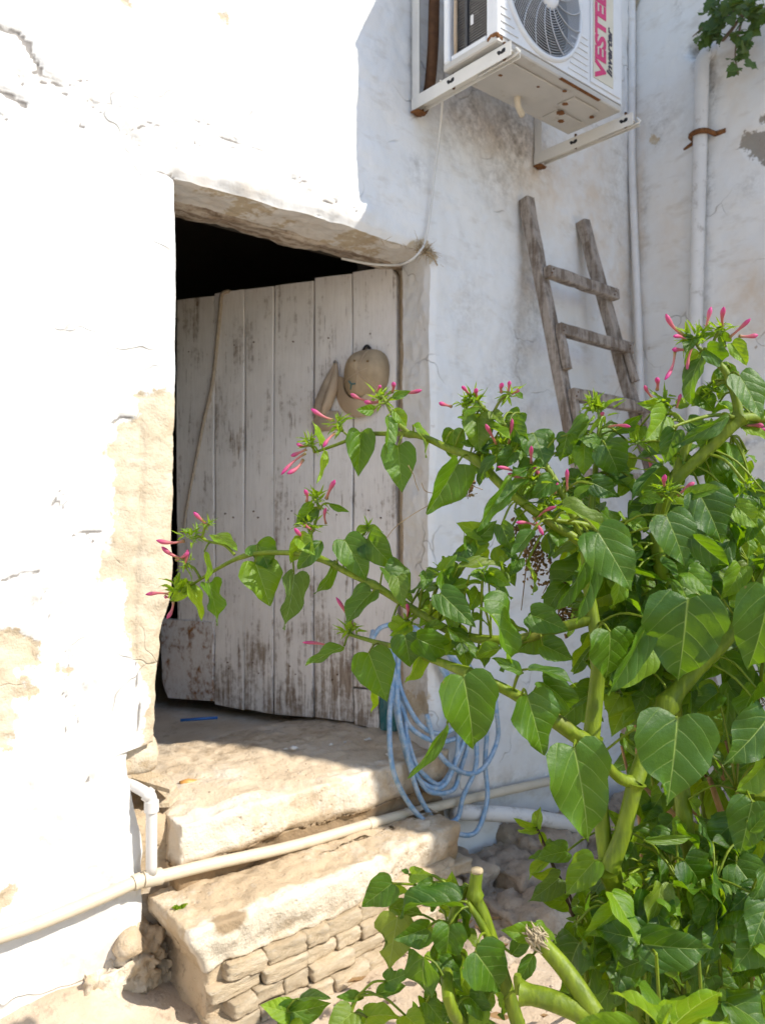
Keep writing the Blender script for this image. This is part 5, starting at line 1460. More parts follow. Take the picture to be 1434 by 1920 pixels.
# B2: middle branch
A.stem([P(1112, 1160, 1.07), P(1040, 1180, 1.08), P(960, 1200, 1.09), P(860, 1190, 1.11), P(768, 1139, 1.14), P(700, 1097, 1.17), P(654, 1075, 1.18), P(590, 1044, 1.20), P(520, 1036, 1.23), P(457, 1043, 1.25), P(400, 1071, 1.27), P(341, 1109, 1.29)], [.008, .0075, .007, .0065, .006, .0055, .0052, .0048, .0042, .0034, .003, .002], nodes=(5, 7, 9))
A.stem([P(440, 1040, 1.255), P(420, 1022, 1.26), P(390, 1015, 1.27), P(372, 1005, 1.275)], [.0028, .0025, .0022, .0018])
A.stem([P(590, 1044, 1.20), P(580, 1015, 1.21), P(590, 985, 1.21), P(598, 955, 1.21)], [.003, .0026, .0022, .0018])
# B1: upper branch
A.stem([P(1094, 1020, 1.10), P(1040, 985, 1.10), P(982, 944, 1.11), P(938, 908, 1.12), P(891, 861, 1.14), P(841, 841, 1.16), P(801, 822, 1.17), P(768, 814, 1.18), P(721, 813, 1.20), P(681, 815, 1.21), P(630, 834, 1.22), P(590, 848, 1.23)], [.0075, .007, .0068, .0065, .0062, .0056, .005, .0046, .0038, .0032, .0026, .002], nodes=(4, 7))
A.stem([P(768, 814, 1.18), P(748, 795, 1.185), P(735, 775, 1.19), P(722, 752, 1.20)], [.004, .0035, .003, .0024])
A.stem([P(660, 823, 1.215), P(650, 815, 1.22), P(636, 803, 1.225)], [.0018, .0016, .0014])
A.stem([P(1075, 970, 1.10), P(1040, 900, 1.10), P(1005, 850, 1.11), P(950, 800, 1.12), P(905, 765, 1.13)], [.005, .0048, .0042, .0036, .0026])
A.stem([P(1094, 1020, 1.10), P(1110, 940, 1.13), P(1118, 860, 1.14), P(1125, 790, 1.14)], [.006, .005, .004, .003])
A.stem([P(1102, 1090, 1.08), P(1150, 1010, 1.08), P(1100, 985, 1.07), P(1040, 975, 1.06)], [.006, .005, .0045, .003], track=True)

heroA = [
 # left tip of the middle branch
 (479,1057,509,1135,83,1.245,'f'), (483,1020,506,1067,66,1.25,'h'), (551,1077,545,1183,55,1.22,'s'), (405,1004,447,1026,30,1.27,'y'), (391,1093,418,1172,42,1.265,'h'),
 (356,1098,386,1160,32,1.28,'y'), (383,1035,401,1098,17,1.26,'y'), (352,1090,324,1135,30,1.285,'y'), (602,1015,557,1070,44,1.19,'o'), (566,1013,548,1058,36,1.22,'y'),
 (628,1051,606,1142,32,1.19,'o'), (646,1012,691,1088,68,1.17,'f'), (589,952,553,985,36,1.215,'h'), (617,944,655,962,13,1.2,'o'), (697,1111,638,1163,44,1.16,'h'),
 (645,1212,571,1244,36,1.175,'o'), (691,1225,726,1316,79,1.14,'f'), (694,1292,706,1338,28,1.16,'y'), (691,1009,728,1066,44,1.17,'h'), (668,1000,716,988,26,1.18,'y'), (560,1005,585,1035,30,1.2,'y'),
 # upper branch
 (676,812,672,892,56,1.20,'h'), (746,838,754,922,64,1.175,'f'), (726,780,735,846,32,1.18,'o'), (774,797,824,846,44,1.165,'y'), (850,806,848,870,52,1.17,'h'), (857,870,806,968,60,1.12,'h'),
 (738,768,764,796,34,1.185,'y'), (602,832,590,788,18,1.225,'y'), (609,847,600,906,15,1.225,'y'), (932,854,875,898,30,1.11,'o'), (895,787,899,840,60,1.13,'h'), (958,892,898,998,36,1.08,'o'),
 (990,896,925,948,24,1.09,'o'), (735,745,770,733,20,1.19,'o'), (700,768,678,770,20,1.195,'o'), (905,765,860,780,22,1.13,'y'), (925,775,945,800,32,1.12,'h'), (955,790,985,835,40,1.12,'h'), (910,800,960,812,28,1.12,'y'), (965,735,985,745,16,1.13,'o'),
 # centre
 (720,1067,779,1124,50,1.15,'h'), (746,1082,755,1137,42,1.12,'f'), (820,1101,757,1090,34,1.11,'h'), (826,1113,892,1174,62,1.07,'f'), (858,1065,953,1041,30,1.09,'o'), (880,1079,968,1112,40,1.07,'o'),
 (759,1192,770,1255,64,1.10,'f'), (782,1198,872,1240,46,1.08,'h'), (843,1180,904,1217,42,1.09,'h'), (869,1270,899,1421,118,.985,'f'), (988,1306,1025,1418,104,.985,'f'), (905,1140,1014,1236,82,1.01,'h'),
 (838,1357,776,1477,24,1.04,'o'), (790,1222,769,1290,38,1.10,'y'), (996,1153,1066,1181,42,1.06,'h'), (1018,1210,1076,1237,50,1.06,'h'), (980,1262,924,1233,34,1.0,'o'), (990,1255,1098,1255,34,.99,'o'),
 (1018,1281,1102,1336,62,1.02,'h'), (938,1217,878,1222,46,1.07,'y'), (850,1100,905,1085,30,1.09,'y'), (830,1070,850,1040,30,1.1,'y'), (880,1050,840,1030,30,1.1,'h'), (915,1075,950,1095,30,1.08,'y'),
 (1076,1402,1119,1596,131,.95,'f'), (1012,1180,975,1235,40,1.1,'h'),(905,1000,860,985,26,1.12,'y'),(895,1010,930,985,30,1.12,'h'),(880,1020,845,1055,26,1.12,'o'),(940,985,960,1040,30,1.1,'h'),
 (770,1170,735,1195,24,1.13,'y'), (800,1180,830,1165,30,1.12,'y'), (735,1165,770,1185,22,1.13,'y'),
 # right centre
 (1120,996,1193,1108,102,.985,'f'), (1249,967,1295,1062,100,1.0,'f'), (1289,1124,1274,1292,156,.955,'f'), (1443,1108,1412,1276,132,.95,'f'), (1143,1184,1147,1282,96,1.0,'f'),
 (1218,1160,1151,1310,44,.985,'o'), (1210,1212,1165,1301,54,1.02,'y'), (1270,1345,1258,1516,165,.935,'e'), (1418,1292,1366,1348,52,1.02,'h'), (1440,1345,1372,1440,76,1.0,'f'), (1101,1047,1048,1157,38,1.02,'o'),
 (1117,1048,1091,1174,32,1.01,'o'), (1161,1084,1168,1148,38,1.03,'y'), (1295,1003,1369,1075,46,1.0,'o'), (1290,1072,1345,1105,56,1.06,'y'), (1389,1064,1366,1127,50,1.05,'y'),
 (1135,834,1168,898,74,1.09,'f'), (1000,812,1030,872,78,1.11,'f'), (1105,796,1048,834,34,1.13,'h'), (1120,830,1095,880,46,1.16,'h'), (1155,808,1208,781,26,1.13,'o'),
 (1242,871,1168,928,22,1.08,'o'), (1110,905,1168,931,48,1.08,'h'), (1111,908,1058,938,26,1.07,'y'), (1061,962,1155,968,42,1.04,'h'), (1000,992,957,1042,32,1.05,'o'), (1140,860,1180,880,40,1.12,'h'),
 (1035,900,1000,930,40,1.09,'h'), (1060,850,1100,870,38,1.12,'y'), (1080,900,1050,880,40,1.11,'h'), (960,850,930,880,36,1.11,'h'), (1000,870,960,905,40,1.1,'h'), (1180,975,1220,990,40,1.06,'y'), (1120,1010,1075,1030,40,1.06,'h'),
]
for t_ in heroA: hero(A, *t_)
for (cx, cy, tubes, size) in [
 (712, 748, [(690,752,657,738), (745,737,791,731), (735,735,737,716), (715,752,682,753), (706,735,714,722)], 30),
 (634, 797, [(625,788,583,766), (628,812,606,838)], 26), (580, 832, [(573,850,527,890), (568,862,538,888), (575,842,545,855), (576,836,556,832)], 26),
 (592, 938, [(612,935,628,900), (575,940,571,918)], 28), (578, 988, [(585,1012,552,990), (611,982,611,952), (590,995,566,980)], 32),
 (388, 985, [(390,986,363,960)], 20), (362, 1010, [(346,1014,293,1013)], 30), (352, 1060, [(346,1048,303,1025), (330,1050,354,1036), (345,1065,352,1030)], 24), (332, 1108, [(318,1114,273,1115), (325,1128,313,1160), (318,1120,308,1119)], 30),
 (655, 1185, [(662,1175,630,1120), (631,1217,567,1205)], 30), (763, 1165, [(763,1160,763,1132)], 26), (800, 1180, [], 24),
 (888, 748, [(880,740,866,724), (846,762,823,755), (895,745,893,728)], 30), (955, 740, [(940,735,942,718), (952,735,955,714), (960,738,973,730)], 24),
 (940, 838, [(930,832,910,795), (953,832,960,785)], 30), (1000, 905, [(978,895,932,875), (996,870,996,836), (1028,923,999,872), (985,900,952,888)], 32), (1030, 945, [(1063,920,1063,879), (1040,925,1045,905)], 26),
 (1022, 965, [(1005,985,967,980), (1005,975,1042,950), (1000,970,1018,1003)], 34), (1125, 775, [(1128,785,1128,772), (1140,800,1182,800)], 40), (1110, 760, [], 30),
 (835, 1080, [], 28), (905, 1075, [], 24), (690, 990, [], 20), (870, 760, [], 24)]:
    cluster(A, cx, cy, dep(cx, cy) + (.06 if cy < 1000 and cx > 700 else 0.0) - .005, tubes, size, 14 if size > 25 else 10)
FILLS_A = True

# ---- plant B: tall branch at the right with the top flower head
B = Plant('four_o_clock_plant', 'right-hand tall plant whose forked green stem carries the topmost pink buds', 'plant', G(1330, 2000, 0.0))
B.stem([B.base, P(1300, 1700, 1.16), P(1270, 1400, 1.14), P(1250, 1150, 1.12), P(1232, 1000, 1.11), P(1262, 908, 1.10), P(1320, 850, 1.09), P(1362, 808, 1.08), P(1386, 784, 1.08)], [.013, .012, .011, .0105, .0095, .009, .0088, .0086, .0095], nodes=(8,), n=12)
B.stem([P(1262, 908, 1.10), P(1275, 870, 1.10), P(1286, 838, 1.10), P(1296, 812, 1.10)], [.0075, .007, .0065, .006], n=10)
B.stem([P(1386, 784, 1.08), P(1380, 750, 1.085), P(1369, 718, 1.09), P(1355, 690, 1.09), P(1325, 665, 1.10), P(1308, 650, 1.10)], [.007, .0062, .0055, .0048, .004, .0025], nodes=(2,))
B.stem([P(1386, 784, 1.08), P(1410, 782, 1.09), P(1450, 790, 1.10)], [.0075, .006, .005])
B.stem([P(1386, 784, 1.08), P(1340, 778, 1.06), P(1290, 790, 1.05), P(1262, 800, 1.04)], [.0032, .0026, .0022, .0018])
B.stem([P(1369, 718, 1.09), P(1356, 690, 1.095), P(1330, 668, 1.11)], [.003, .0028, .0024])
B.stem([P(1296, 812, 1.10), P(1340, 815, 1.10), P(1372, 818, 1.10)], [.002, .0018, .0016])
B.stem([P(1296, 812, 1.10), P(1270, 785, 1.11), P(1250, 765, 1.12)], [.003, .0026, .002])
B.stem([P(1232, 1000, 1.11), P(1242, 960, 1.07), P(1250, 925, 1.05)], [.004, .0034, .003])
heroB = [
 (1249,778,1218,824,48,1.08,'y'), (1265,808,1245,870,44,1.06,'h'), (1369,779,1262,841,32,1.05,'o'), (1247,761,1202,757,24,1.11,'y'), (1315,670,1265,747,42,1.09,'o'), (1325,655,1374,684,46,1.085,'h'),
 (1386,704,1438,782,78,1.06,'f'), (1372,644,1406,684,36,1.10,'y'), (1372,694,1330,715,42,1.12,'y'), (1310,925,1366,1016,102,1.04,'h'), (1369,834,1386,880,28,1.10,'y'), (1282,932,1352,910,36,1.04,'o'),
 (1205,930,1240,935,30,1.06,'y'), (1330,735,1290,760,34,1.12,'y'), (1310,740,1345,770,40,1.12,'h'), (1250,800,1215,810,40,1.10,'h'), (1290,790,1330,810,36,1.10,'h'), (1330,790,1310,840,34,1.11,'y'), (1352,690,1390,725,40,1.12,'y'),
 (1408,770,1432,812,40,1.12,'h'), (1360,640,1345,618,24,1.11,'h'), (1300,632,1285,655,24,1.1,'h'), (1434,925,1390,920,22,1.06,'o'), (1380,950,1430,985,50,1.05,'y'), (1410,915,1440,940,40,1.08,'h'),
 (1400,870,1388,905,26,1.1,'y'), (1225,815,1235,850,30,1.1,'y'), (1270,760,1300,745,24,1.12,'y'), (1200,800,1190,835,30,1.14,'y'),
]
for t_ in heroB: hero(B, *t_)
for (cx, cy, tubes, size) in [(1305, 640, [(1280,628,1248,588), (1323,618,1333,575), (1290,640,1262,630), (1285,655,1260,655), (1300,646,1290,702), (1265,660,1246,712)], 38), (1350, 620, [(1354,612,1357,575), (1368,632,1407,597), (1385,630,1421,628)], 32),
 (1245, 752, [(1222,745,1208,722), (1232,730,1231,708), (1268,765,1276,738)], 32), (1250, 920, [(1248,915,1247,890), (1270,930,1302,904)], 30), (1335, 730, [], 26), (1195, 830, [(1215,860,1224,878)], 26), (1400, 910, [], 24), (1390, 790, [(1390,800,1440,805), (1400,798,1432,798)], 10)]:
    cluster(B, cx, cy, 1.10 if cy < 900 else 1.045, tubes, size, 14 if size > 25 else 8)
FILLS_B = True

# ---- plant C: bushy mass on the right
C = Plant('four_o_clock_plant', 'dense bushy plant filling the lower right corner behind the cut stems', 'plant', G(1420, 1960, 0.0))
cr_ = random.Random(31)
for (px, py, d0, px1, py1, d1) in [(1440, 1900, 1.35, 1400, 1050, 1.3), (1400, 1900, 1.4, 1300, 1050, 1.35), (1350, 1900, 1.45, 1180, 1080, 1.35), (1460, 1900, 1.25, 1440, 1150, 1.2), (1300, 1900, 1.4, 1210, 1400, 1.3), (1240, 1900, 1.3, 1160, 1560, 1.2), (1420, 1900, 1.15, 1380, 1480, 1.1), (1330, 1920, 1.1, 1250, 1640, 1.06)]:
    a, b = P(px, py, d0), P(px1, py1, d1); a.z = max(0, min(a.z, .1))
    C.stem([a, a.lerp(b, .35) + Vector((cr_.uniform(-.03, .03), cr_.uniform(-.03, .03), 0)), a.lerp(b, .7) + Vector((cr_.uniform(-.03, .03), cr_.uniform(-.03, .03), 0)), b], [.0065, .006, .0045, .002], nodes=(1, 2))
heroC = [
 (1282,1614,1342,1681,76,1.0,'h'), (1237,1671,1250,1601,30,1.0,'o'), (1236,1681,1299,1714,42,.98,'y'), (1208,1771,1344,1791,62,.95,'h'), (1202,1761,1128,1751,52,.96,'h'), (1161,1701,1101,1771,38,.98,'y'),
 (1168,1655,1220,1690,32,1.0,'y'), (1075,1730,1078,1786,40,1.05,'h'), (1100,1700,1130,1735,36,1.05,'h'), (1410,1505,1386,1611,78,1.0,'f'), (1440,1690,1412,1778,72,.97,'f'), (1228,1560,1290,1610,48,1.05,'h'),
 (1372,1545,1315,1600,60,1.08,'h'), (1208,1576,1319,1574,16,1.0,'o'), (1405,1560,1440,1520,36,.98,'o'), (1380,1620,1440,1700,80,1.03,'f'), (1290,1500,1330,1530,40,1.1,'y'), (1390,1380,1434,1430,60,1.1,'h'),
 (1434,1430,1395,1490,50,1.05,'y'), (1345,1300,1300,1330,46,1.1,'h'), (1330,1690,1300,1740,44,1.0,'y'), (1300,1680,1345,1760,40,1.02,'y'), (1434,1790,1370,1830,50,1.0,'h'), (1360,1790,1420,1850,50,1.02,'h'),
 (1115,1614,1054,1681,62,1.03,'y'), (1062,1597,1004,1607,42,1.12,'h'), (1048,1647,997,1694,36,1.1,'s'), (1130,1650,1095,1690,30,1.08,'h'), (1180,1640,1205,1665,28,1.0,'y'), (1190,1700,1215,1745,30,1.0,'h'),
 (1165,1720,1135,1700,30,1.0,'y'), (1255,1700,1290,1760,36,1.0,'y'), (1150,1790,1105,1830,40,1.0,'h'), (1290,1790,1345,1840,50,1.05,'h'), (1180,1560,1150,1530,24,1.06,'y'),
]
for t_ in heroC: hero(C, *t_)
# filler leaves through the mass
fill = random.Random(77)
poly_fill = [(1030, 940), (1434, 930), (1450, 1930), (1130, 1930), (1170, 1700), (1150, 1420), (1200, 1330), (1130, 1280), (1120, 1180), (1010, 1020)]
def inside(x, y, pts):
    c = False; n = len(pts)
    for i in range(n):
        (ax, ay), (bx, by) = pts[i], pts[(i + 1) % n]
        if (ay > y) != (by > y) and x < (bx - ax) * (y - ay) / (by - ay) + ax: c = not c
    return c
def auto_fill(pl, count, poly, dlo, dhi, llo, lhi, sets='hhhhoyyf', skip=None, up=.9):
    xs_ = [p[0] for p in poly]; ys_ = [p[1] for p in poly]; cnt = 0; tries = 0
    while cnt < count and tries < 20000:
        tries += 1
        x, y = fill.uniform(min(xs_), max(xs_)), fill.uniform(min(ys_), max(ys_))
        if not inside(x, y, poly) or (skip and skip(x, y)): continue
        d = fill.uniform(dlo, dhi); L_ = fill.uniform(llo, lhi); base = P(x, y, d)
        if base.z < .02: continue
        dirv = (RIGHT * fill.gauss(0, .8) + UP * (-.65 + fill.gauss(0, .5)) - VIEW * fill.uniform(-.1, .9)).normalized()
        n = UP * up + SUN * .5 - VIEW * .5 + Vector((fill.gauss(0, .35), fill.gauss(0, .35), fill.gauss(0, .2)))
        me = fill.choice(SETS[fill.choice(sets)])
        pl.leaf_obj(me, base, base + dirv * L_, L_ * fill.uniform(.6, .85), n, fill.uniform(-.5, .5)); pl.petiole(base, .07)
        cnt += 1
auto_fill(A, 60, [(1000, 800), (1180, 790), (1200, 1000), (1150, 1120), (1040, 1060), (960, 960)], 1.10, 1.22, .030, .055, 'hhoyyf')
auto_fill(A, 34, [(850, 1000), (960, 980), (1000, 1100), (1010, 1230), (880, 1220), (800, 1160), (760, 1110)], 1.09, 1.16, .028, .050, 'hhoyy')
auto_fill(A, 22, [(860, 770), (990, 770), (1000, 880), (900, 870)], 1.13, 1.18, .025, .045, 'hhoyy')
auto_fill(A, 30, [(1050, 1130), (1240, 1100), (1240, 1330), (1080, 1330)], 1.09, 1.2, .04, .07, 'hhoy')
auto_fill(B, 70, [(1190, 800), (1270, 760), (1434, 900), (1434, 1090), (1230, 1060), (1180, 930)], 1.12, 1.24, .03, .065, 'hhoyyf')
auto_fill(B, 14, [(1300, 650), (1400, 660), (1434, 800), (1400, 880), (1330, 740)], 1.10, 1.16, .025, .045, 'hoyy')
auto_fill(B, 46, [(1140, 1000), (1300, 980), (1320, 1200), (1290, 1360), (1180, 1340), (1130, 1180)], 1.075, 1.16, .04, .07, 'hhfoy')
A.finish(); B.finish()
def gaps(x, y):
    if 1190 < x < 1434 and 1440 < y < 1560: return fill.random() < .7
    if y > 1640 and x > 1290: return fill.random() < .5
    return False
auto_fill(C, 250, poly_fill, 1.13, 1.42, .045, .085, skip=gaps)
C.finish()
C2 = Plant('four_o_clock_plant', 'shaded leafy plant behind the bush, close to the side wall', 'plant', G(1440, 1830, 0.0))
for (px, py, d0, px1, py1, d1) in [(1440, 1800, 1.7, 1400, 1380, 1.6), (1380, 1800, 1.7, 1280, 1380, 1.6), (1300, 1800, 1.7, 1180, 1400, 1.6), (1430, 1800, 1.6, 1430, 1400, 1.5), (1250, 1800, 1.6, 1200, 1500, 1.5)]:
    a, b = P(px, py, d0), P(px1, py1, d1); a.z = 0
    C2.stem([a, a.lerp(b, .4) + Vector((.02, -.02, 0)), b], [.006, .005, .002])
auto_fill(C2, 230, [(1150, 1330), (1434, 1330), (1470, 1900), (1180, 1900), (1200, 1500)], 1.42, 1.75, .05, .09, 'hhhof', gaps)
C2.finish()
C3 = Plant('four_o_clock_plant', 'unseen leafy plant past the right picture edge, added to shade the bush', 'plant', G(1640, 1900, 0.0))  # added outside the frame so its leaves shade the lower right
for (px, py, d0, px1, py1, d1) in [(1640, 1900, 1.2, 1500, 1000, 1.1), (1640, 1900, 1.25, 1600, 980, 1.15), (1640, 1900, 1.2, 1720, 1000, 1.1), (1600, 1900, 1.1, 1480, 1300, 1.05)]:
    a, b = P(px, py, d0), P(px1, py1, d1); a.z = 0
    C3.stem([a, a.lerp(b, .4) + Vector((.02, -.02, 0)), b], [.010, .008, .003])
auto_fill(C3, 150, [(1462, 1000), (1740, 960), (1770, 1600), (1470, 1600)], 1.0, 1.4, .05, .10, 'hhhoyf')
C3.finish()

C4 = Plant('leafy_undergrowth', 'dense bright small-leaved undergrowth around the thick green stems at lower right', 'plant', G(1240, 1960, 0.0))
for (a, b, d0, d1) in [(1140, 1700, 1.0, 1.0), (1200, 1690, 1.02, 1.0), (1270, 1650, 1.05, 1.02), (1340, 1660, 1.04, 1.02), (1400, 1700, 1.0, 1.0), (1090, 1720, 1.08, 1.06), (1230, 1790, .94, .93), (1310, 1800, .95, .94)]:
    p = P(a + 20, 1940, d0 + .05); p.z = 0; q = P(a, b, d1)
    C4.stem([p, p.lerp(q, .5) + Vector((.01, -.01, 0)), q], [.0038, .0032, .002], mat='stem_green')
auto_fill(C4, 120, [(1060, 1700), (1160, 1640), (1434, 1600), (1450, 1930), (1130, 1930), (1080, 1800)], .96, 1.14, .040, .075, 'yhhhoh', None, .8)
auto_fill(C4, 60, [(1150, 1550), (1240, 1520), (1434, 1540), (1434, 1650), (1160, 1660)], 1.04, 1.2, .03, .055, 'yhho', None, 1.0)
C4.finish()
# ---- plant D: low plant in front of the slab with cut stems
Dp_ = Plant('four_o_clock_plant', 'low cut-back plant with heart-shaped leaves in front of the slab step', 'plant', G(985, 2010, 0.0))
Dp_.stem([Dp_.base, P(870, 1930, .98), P(838, 1800, .985), P(850, 1720, .985), P(875, 1660, .985)], [.009, .0075, .007, .0065, .005], nodes=(2,), n=10, mat='stem_green')
Dp_.stem([P(980, 1950, .96), P(930, 1790, .97), P(905, 1715, .975), P(890, 1680, .975), P(894, 1634, .975)], [.009, .0085, .0085, .0085, .0075], nodes=(3,), n=11)
Dp_.stem([P(925, 1780, .965), P(900, 1730, .965), P(876, 1692, .965)], [.005, .0045, .003])
Dp_.stem([P(1170, 1990, .88), P(1110, 1895, .90), P(1060, 1820, .92), P(1012, 1765, .93)], [.012, .0115, .0105, .0095], n=12)
Dp_.stem([P(1190, 1960, .88), P(1100, 1905, .90), P(1030, 1875, .91), P(975, 1862, .92)], [.013, .0125, .0118, .011], n=12, nodes=(3,))
Dp_.stem([P(975, 1862, .92), P(971, 1840, .92), P(970, 1828, .92)], [.006, .0055, .004])
Dp_.stem([P(640, 1990, .98), P(650, 1930, .98), P(660, 1890, .98), P(672, 1868, .98)], [.004, .0035, .003, .002])
Dp_.stem([P(520, 1990, 1.0), P(530, 1930, 1.0), P(540, 1890, 1.0)], [.004, .0035, .002])
m = MB(); pr = random.Random(2); c0 = P(1005, 1757, .928)
for k in range(110):
    a = Vector((pr.gauss(0, .005), pr.gauss(0, .005), pr.gauss(0, .004))); d_ = (P(1000, 1745, .928) - P(1020, 1775, .928)).normalized() * .009 + Vector((pr.gauss(0, .0035), pr.gauss(0, .0035), pr.gauss(0, .0035)))
    m.tube([c0 + a - d_ * .6 - Dp_.base, c0 + a - Dp_.base, c0 + a + d_ * .5 - Dp_.base], [.0008, .0014, .0004], 4)
m.build('frayed_end', MAT['stub_pith'], Dp_.o)
m = MB(); m.tube([P(894, 1636, .975) - Dp_.base, P(894, 1630, .975) - Dp_.base], [.0078, .0074], 11); m.build('cut_end', MAT['stub_pith'], Dp_.o)
heroD = [
 (735,1657,675,1704,62,.99,'f'), (849,1703,737,1657,50,.965,'h'), (745,1720,727,1826,78,.98,'Y'), (799,1741,742,1766,40,.97,'h'), (842,1736,837,1814,64,.95,'h'), (795,1795,777,1903,62,.95,'h'),
 (891,1786,955,1870,102,.93,'f'), (528,1902,625,1888,38,1.0,'h'), (561,1874,611,1858,22,1.0,'o'), (545,1900,490,1885,44,1.0,'y'), (660,1900,612,1945,62,.97,'f'), (688,1909,742,1889,50,.98,'y'),
 (705,1866,762,1845,34,.98,'o'), (681,1872,631,1867,28,.985,'o'), (770,1640,805,1640,22,.985,'y'), (765,1640,752,1626,14,.985,'o'), (812,1655,770,1700,40,.985,'h'), (820,1800,870,1860,50,.97,'h'), (855,1880,830,1920,42,.96,'h'),
 (880,1870,925,1915,50,.95,'h'), (800,1880,840,1930,44,.97,'h'), (760,1905,800,1940,50,.97,'y'), (905,1890,880,1940,40,.95,'y'), (960,1790,995,1745,40,.95,'o'), (1000,1750,948,1752,30,.945,'y'), (1010,1740,1055,1760,32,.96,'h'),
 (1000,1790,970,1850,36,.96,'o'), (945,1875,930,1905,26,.93,'y'), (520,1935,570,1925,40,1.0,'y'), (840,1690,870,1660,18,.985,'o'),
]
for t_ in heroD: hero(Dp_, *t_)
auto_fill(Dp_, 34, [(700, 1650), (850, 1650), (880, 1800), (960, 1850), (900, 1930), (640, 1930), (760, 1800)], .98, 1.06, .03, .06, 'hhhoy')
Dp_.finish()

# ---- plant E: big foreground seedling leaves at the bottom edge
E = Plant('leafy_seedling', 'bright broad-leaved seedling at the bottom edge in front of the bush', 'plant', G(1300, 2300, 0.0))
E.stem([E.base, P(1250, 2050, .82), P(1245, 1960, .82), P(1240, 1915, .82)], [.006, .005, .0045, .003])
for t_ in [(1262,1925,1348,1838,76,.80,'y',.06), (1235,1922,1152,1835,52,.80,'y',.04), (1240,1905,1250,1820,118,.86,'h',.05), (1200,1935,1080,1925,60,.80,'y',0), (1300,1935,1400,1930,40,.8,'y',0), (1240,1925,1255,1880,22,.79,'y',.0), (1110,1935,1170,1900,40,.82,'y',0), (1330,1935,1360,1890,40,.84,'h',.05)]:
    hero(E, *t_, up=.9)
E.finish()

# ---- plant F: slim dark twig with small leaves
Fp = Plant('twig_shrub', 'slim dark twig shrub with narrow leaf tips left of the bush', 'plant', G(1150, 1850, 0.0))
Fp.stem([Fp.base, P(1120, 1800, 1.25), P(1080, 1730, 1.25), P(1048, 1650, 1.25), P(1020, 1585, 1.25), P(1005, 1550, 1.25)], [.0045, .004, .0035, .003, .0025, .002], mat='twig_dark')
Fp.stem([P(1130, 1830, 1.25), P(1090, 1790, 1.24), P(1050, 1775, 1.24)], [.003, .0026, .0018], mat='twig_dark')
Fp.stem([P(1100, 1830, 1.25), P(1075, 1700, 1.26), P(1040, 1630, 1.26), P(1020, 1590, 1.26)], [.003, .0026, .002, .0014], mat='twig_dark')
for t_ in [(1006,1552,1006,1508,18,1.25,'y'), (1006,1552,962,1538,14,1.25,'y'), (1006,1556,965,1562,10,1.25,'y'), (1012,1560,1025,1590,20,1.25,'y'), (1030,1610,985,1640,26,1.25,'y'), (1025,1600,990,1610,16,1.25,'o'), (1040,1640,1000,1645,22,1.25,'y'), (1060,1690,1020,1690,24,1.25,'h'), (1075,1720,1110,1700,26,1.25,'h'), (1020,1590,1060,1580,26,1.26,'h'), (1045,1755,1085,1775,22,1.25,'h')]:
    hero(Fp, *t_)
Fp.finish()

# ---- dry brown canes behind the bush, dried flower heads
DC = thing('dry_stalk_clump', 'clump of dry brown stalks behind the green bush on the right', 'dry stalks', G(1330, 1800, 0.0))
b0 = Vector(DC.location); dr = random.Random(15)
for (a, b, c, d, e, r) in [(1205, 1475, 1320, 1600, 1.3, .005), (1330, 1460, 1380, 1580, 1.28, .006), (1280, 1350, 1420, 1540, 1.32, .004), (1340, 1440, 1430, 1520, 1.3, .004), (1310, 1380, 1400, 1560, 1.35, .0035), (1360, 1390, 1400, 1500, 1.3, .003),
                           (1230, 1500, 1350, 1640, 1.36, .004), (1190, 1330, 1200, 1500, 1.3, .0035), (1165, 1400, 1200, 1560, 1.28, .003), (1390, 1380, 1440, 1500, 1.34, .004), (1300, 1420, 1440, 1620, 1.38, .004), (1250, 1480, 1420, 1620, 1.33, .003)]:
    p, q_ = P(a, b, e), P(c, d, e + .08); k_ = (q_ - p); g = q_ + k_ * .9
    g.z = max(0.0, min(g.z, q_.z - .25)) if q_.z > .25 else 0.0
    m = MB(); m.tube([v - b0 for v in spline([p, p.lerp(q_, .5) + Vector((0, 0, dr.uniform(-.01, .01))), q_, Vector((q_.x + k_.x * .4, q_.y + k_.y * .4, q_.z * .45)), Vector((q_.x + k_.x * .6, q_.y + k_.y * .6, 0))], 5)], lerp_list([r * .7, r, r, r, r], 21), 7); m.build('stalk', MAT['cane_dry'], DC)
for k in range(16):
    x = dr.uniform(1180, 1440); y0 = dr.uniform(1500, 1700); e = dr.uniform(1.35, 1.6); p = P(x, y0, e); q_ = Vector((p.x + dr.uniform(-.06, .06), p.y + dr.uniform(-.06, .06), 0))
    m = MB(); m.tube([v - b0 for v in spline([p, p.lerp(q_, .5) + Vector((dr.uniform(-.02, .02), dr.uniform(-.02, .02), 0)), q_], 4)], .003, 6); m.build('stalk', MAT['cane_dry'], DC)
DH = thing('dried_flower_head', 'brown dried flower heads hanging under the upper leaves of the tall plant', 'dried flowers', P(1020, 1060, 1.2))
b0 = Vector(DH.location)
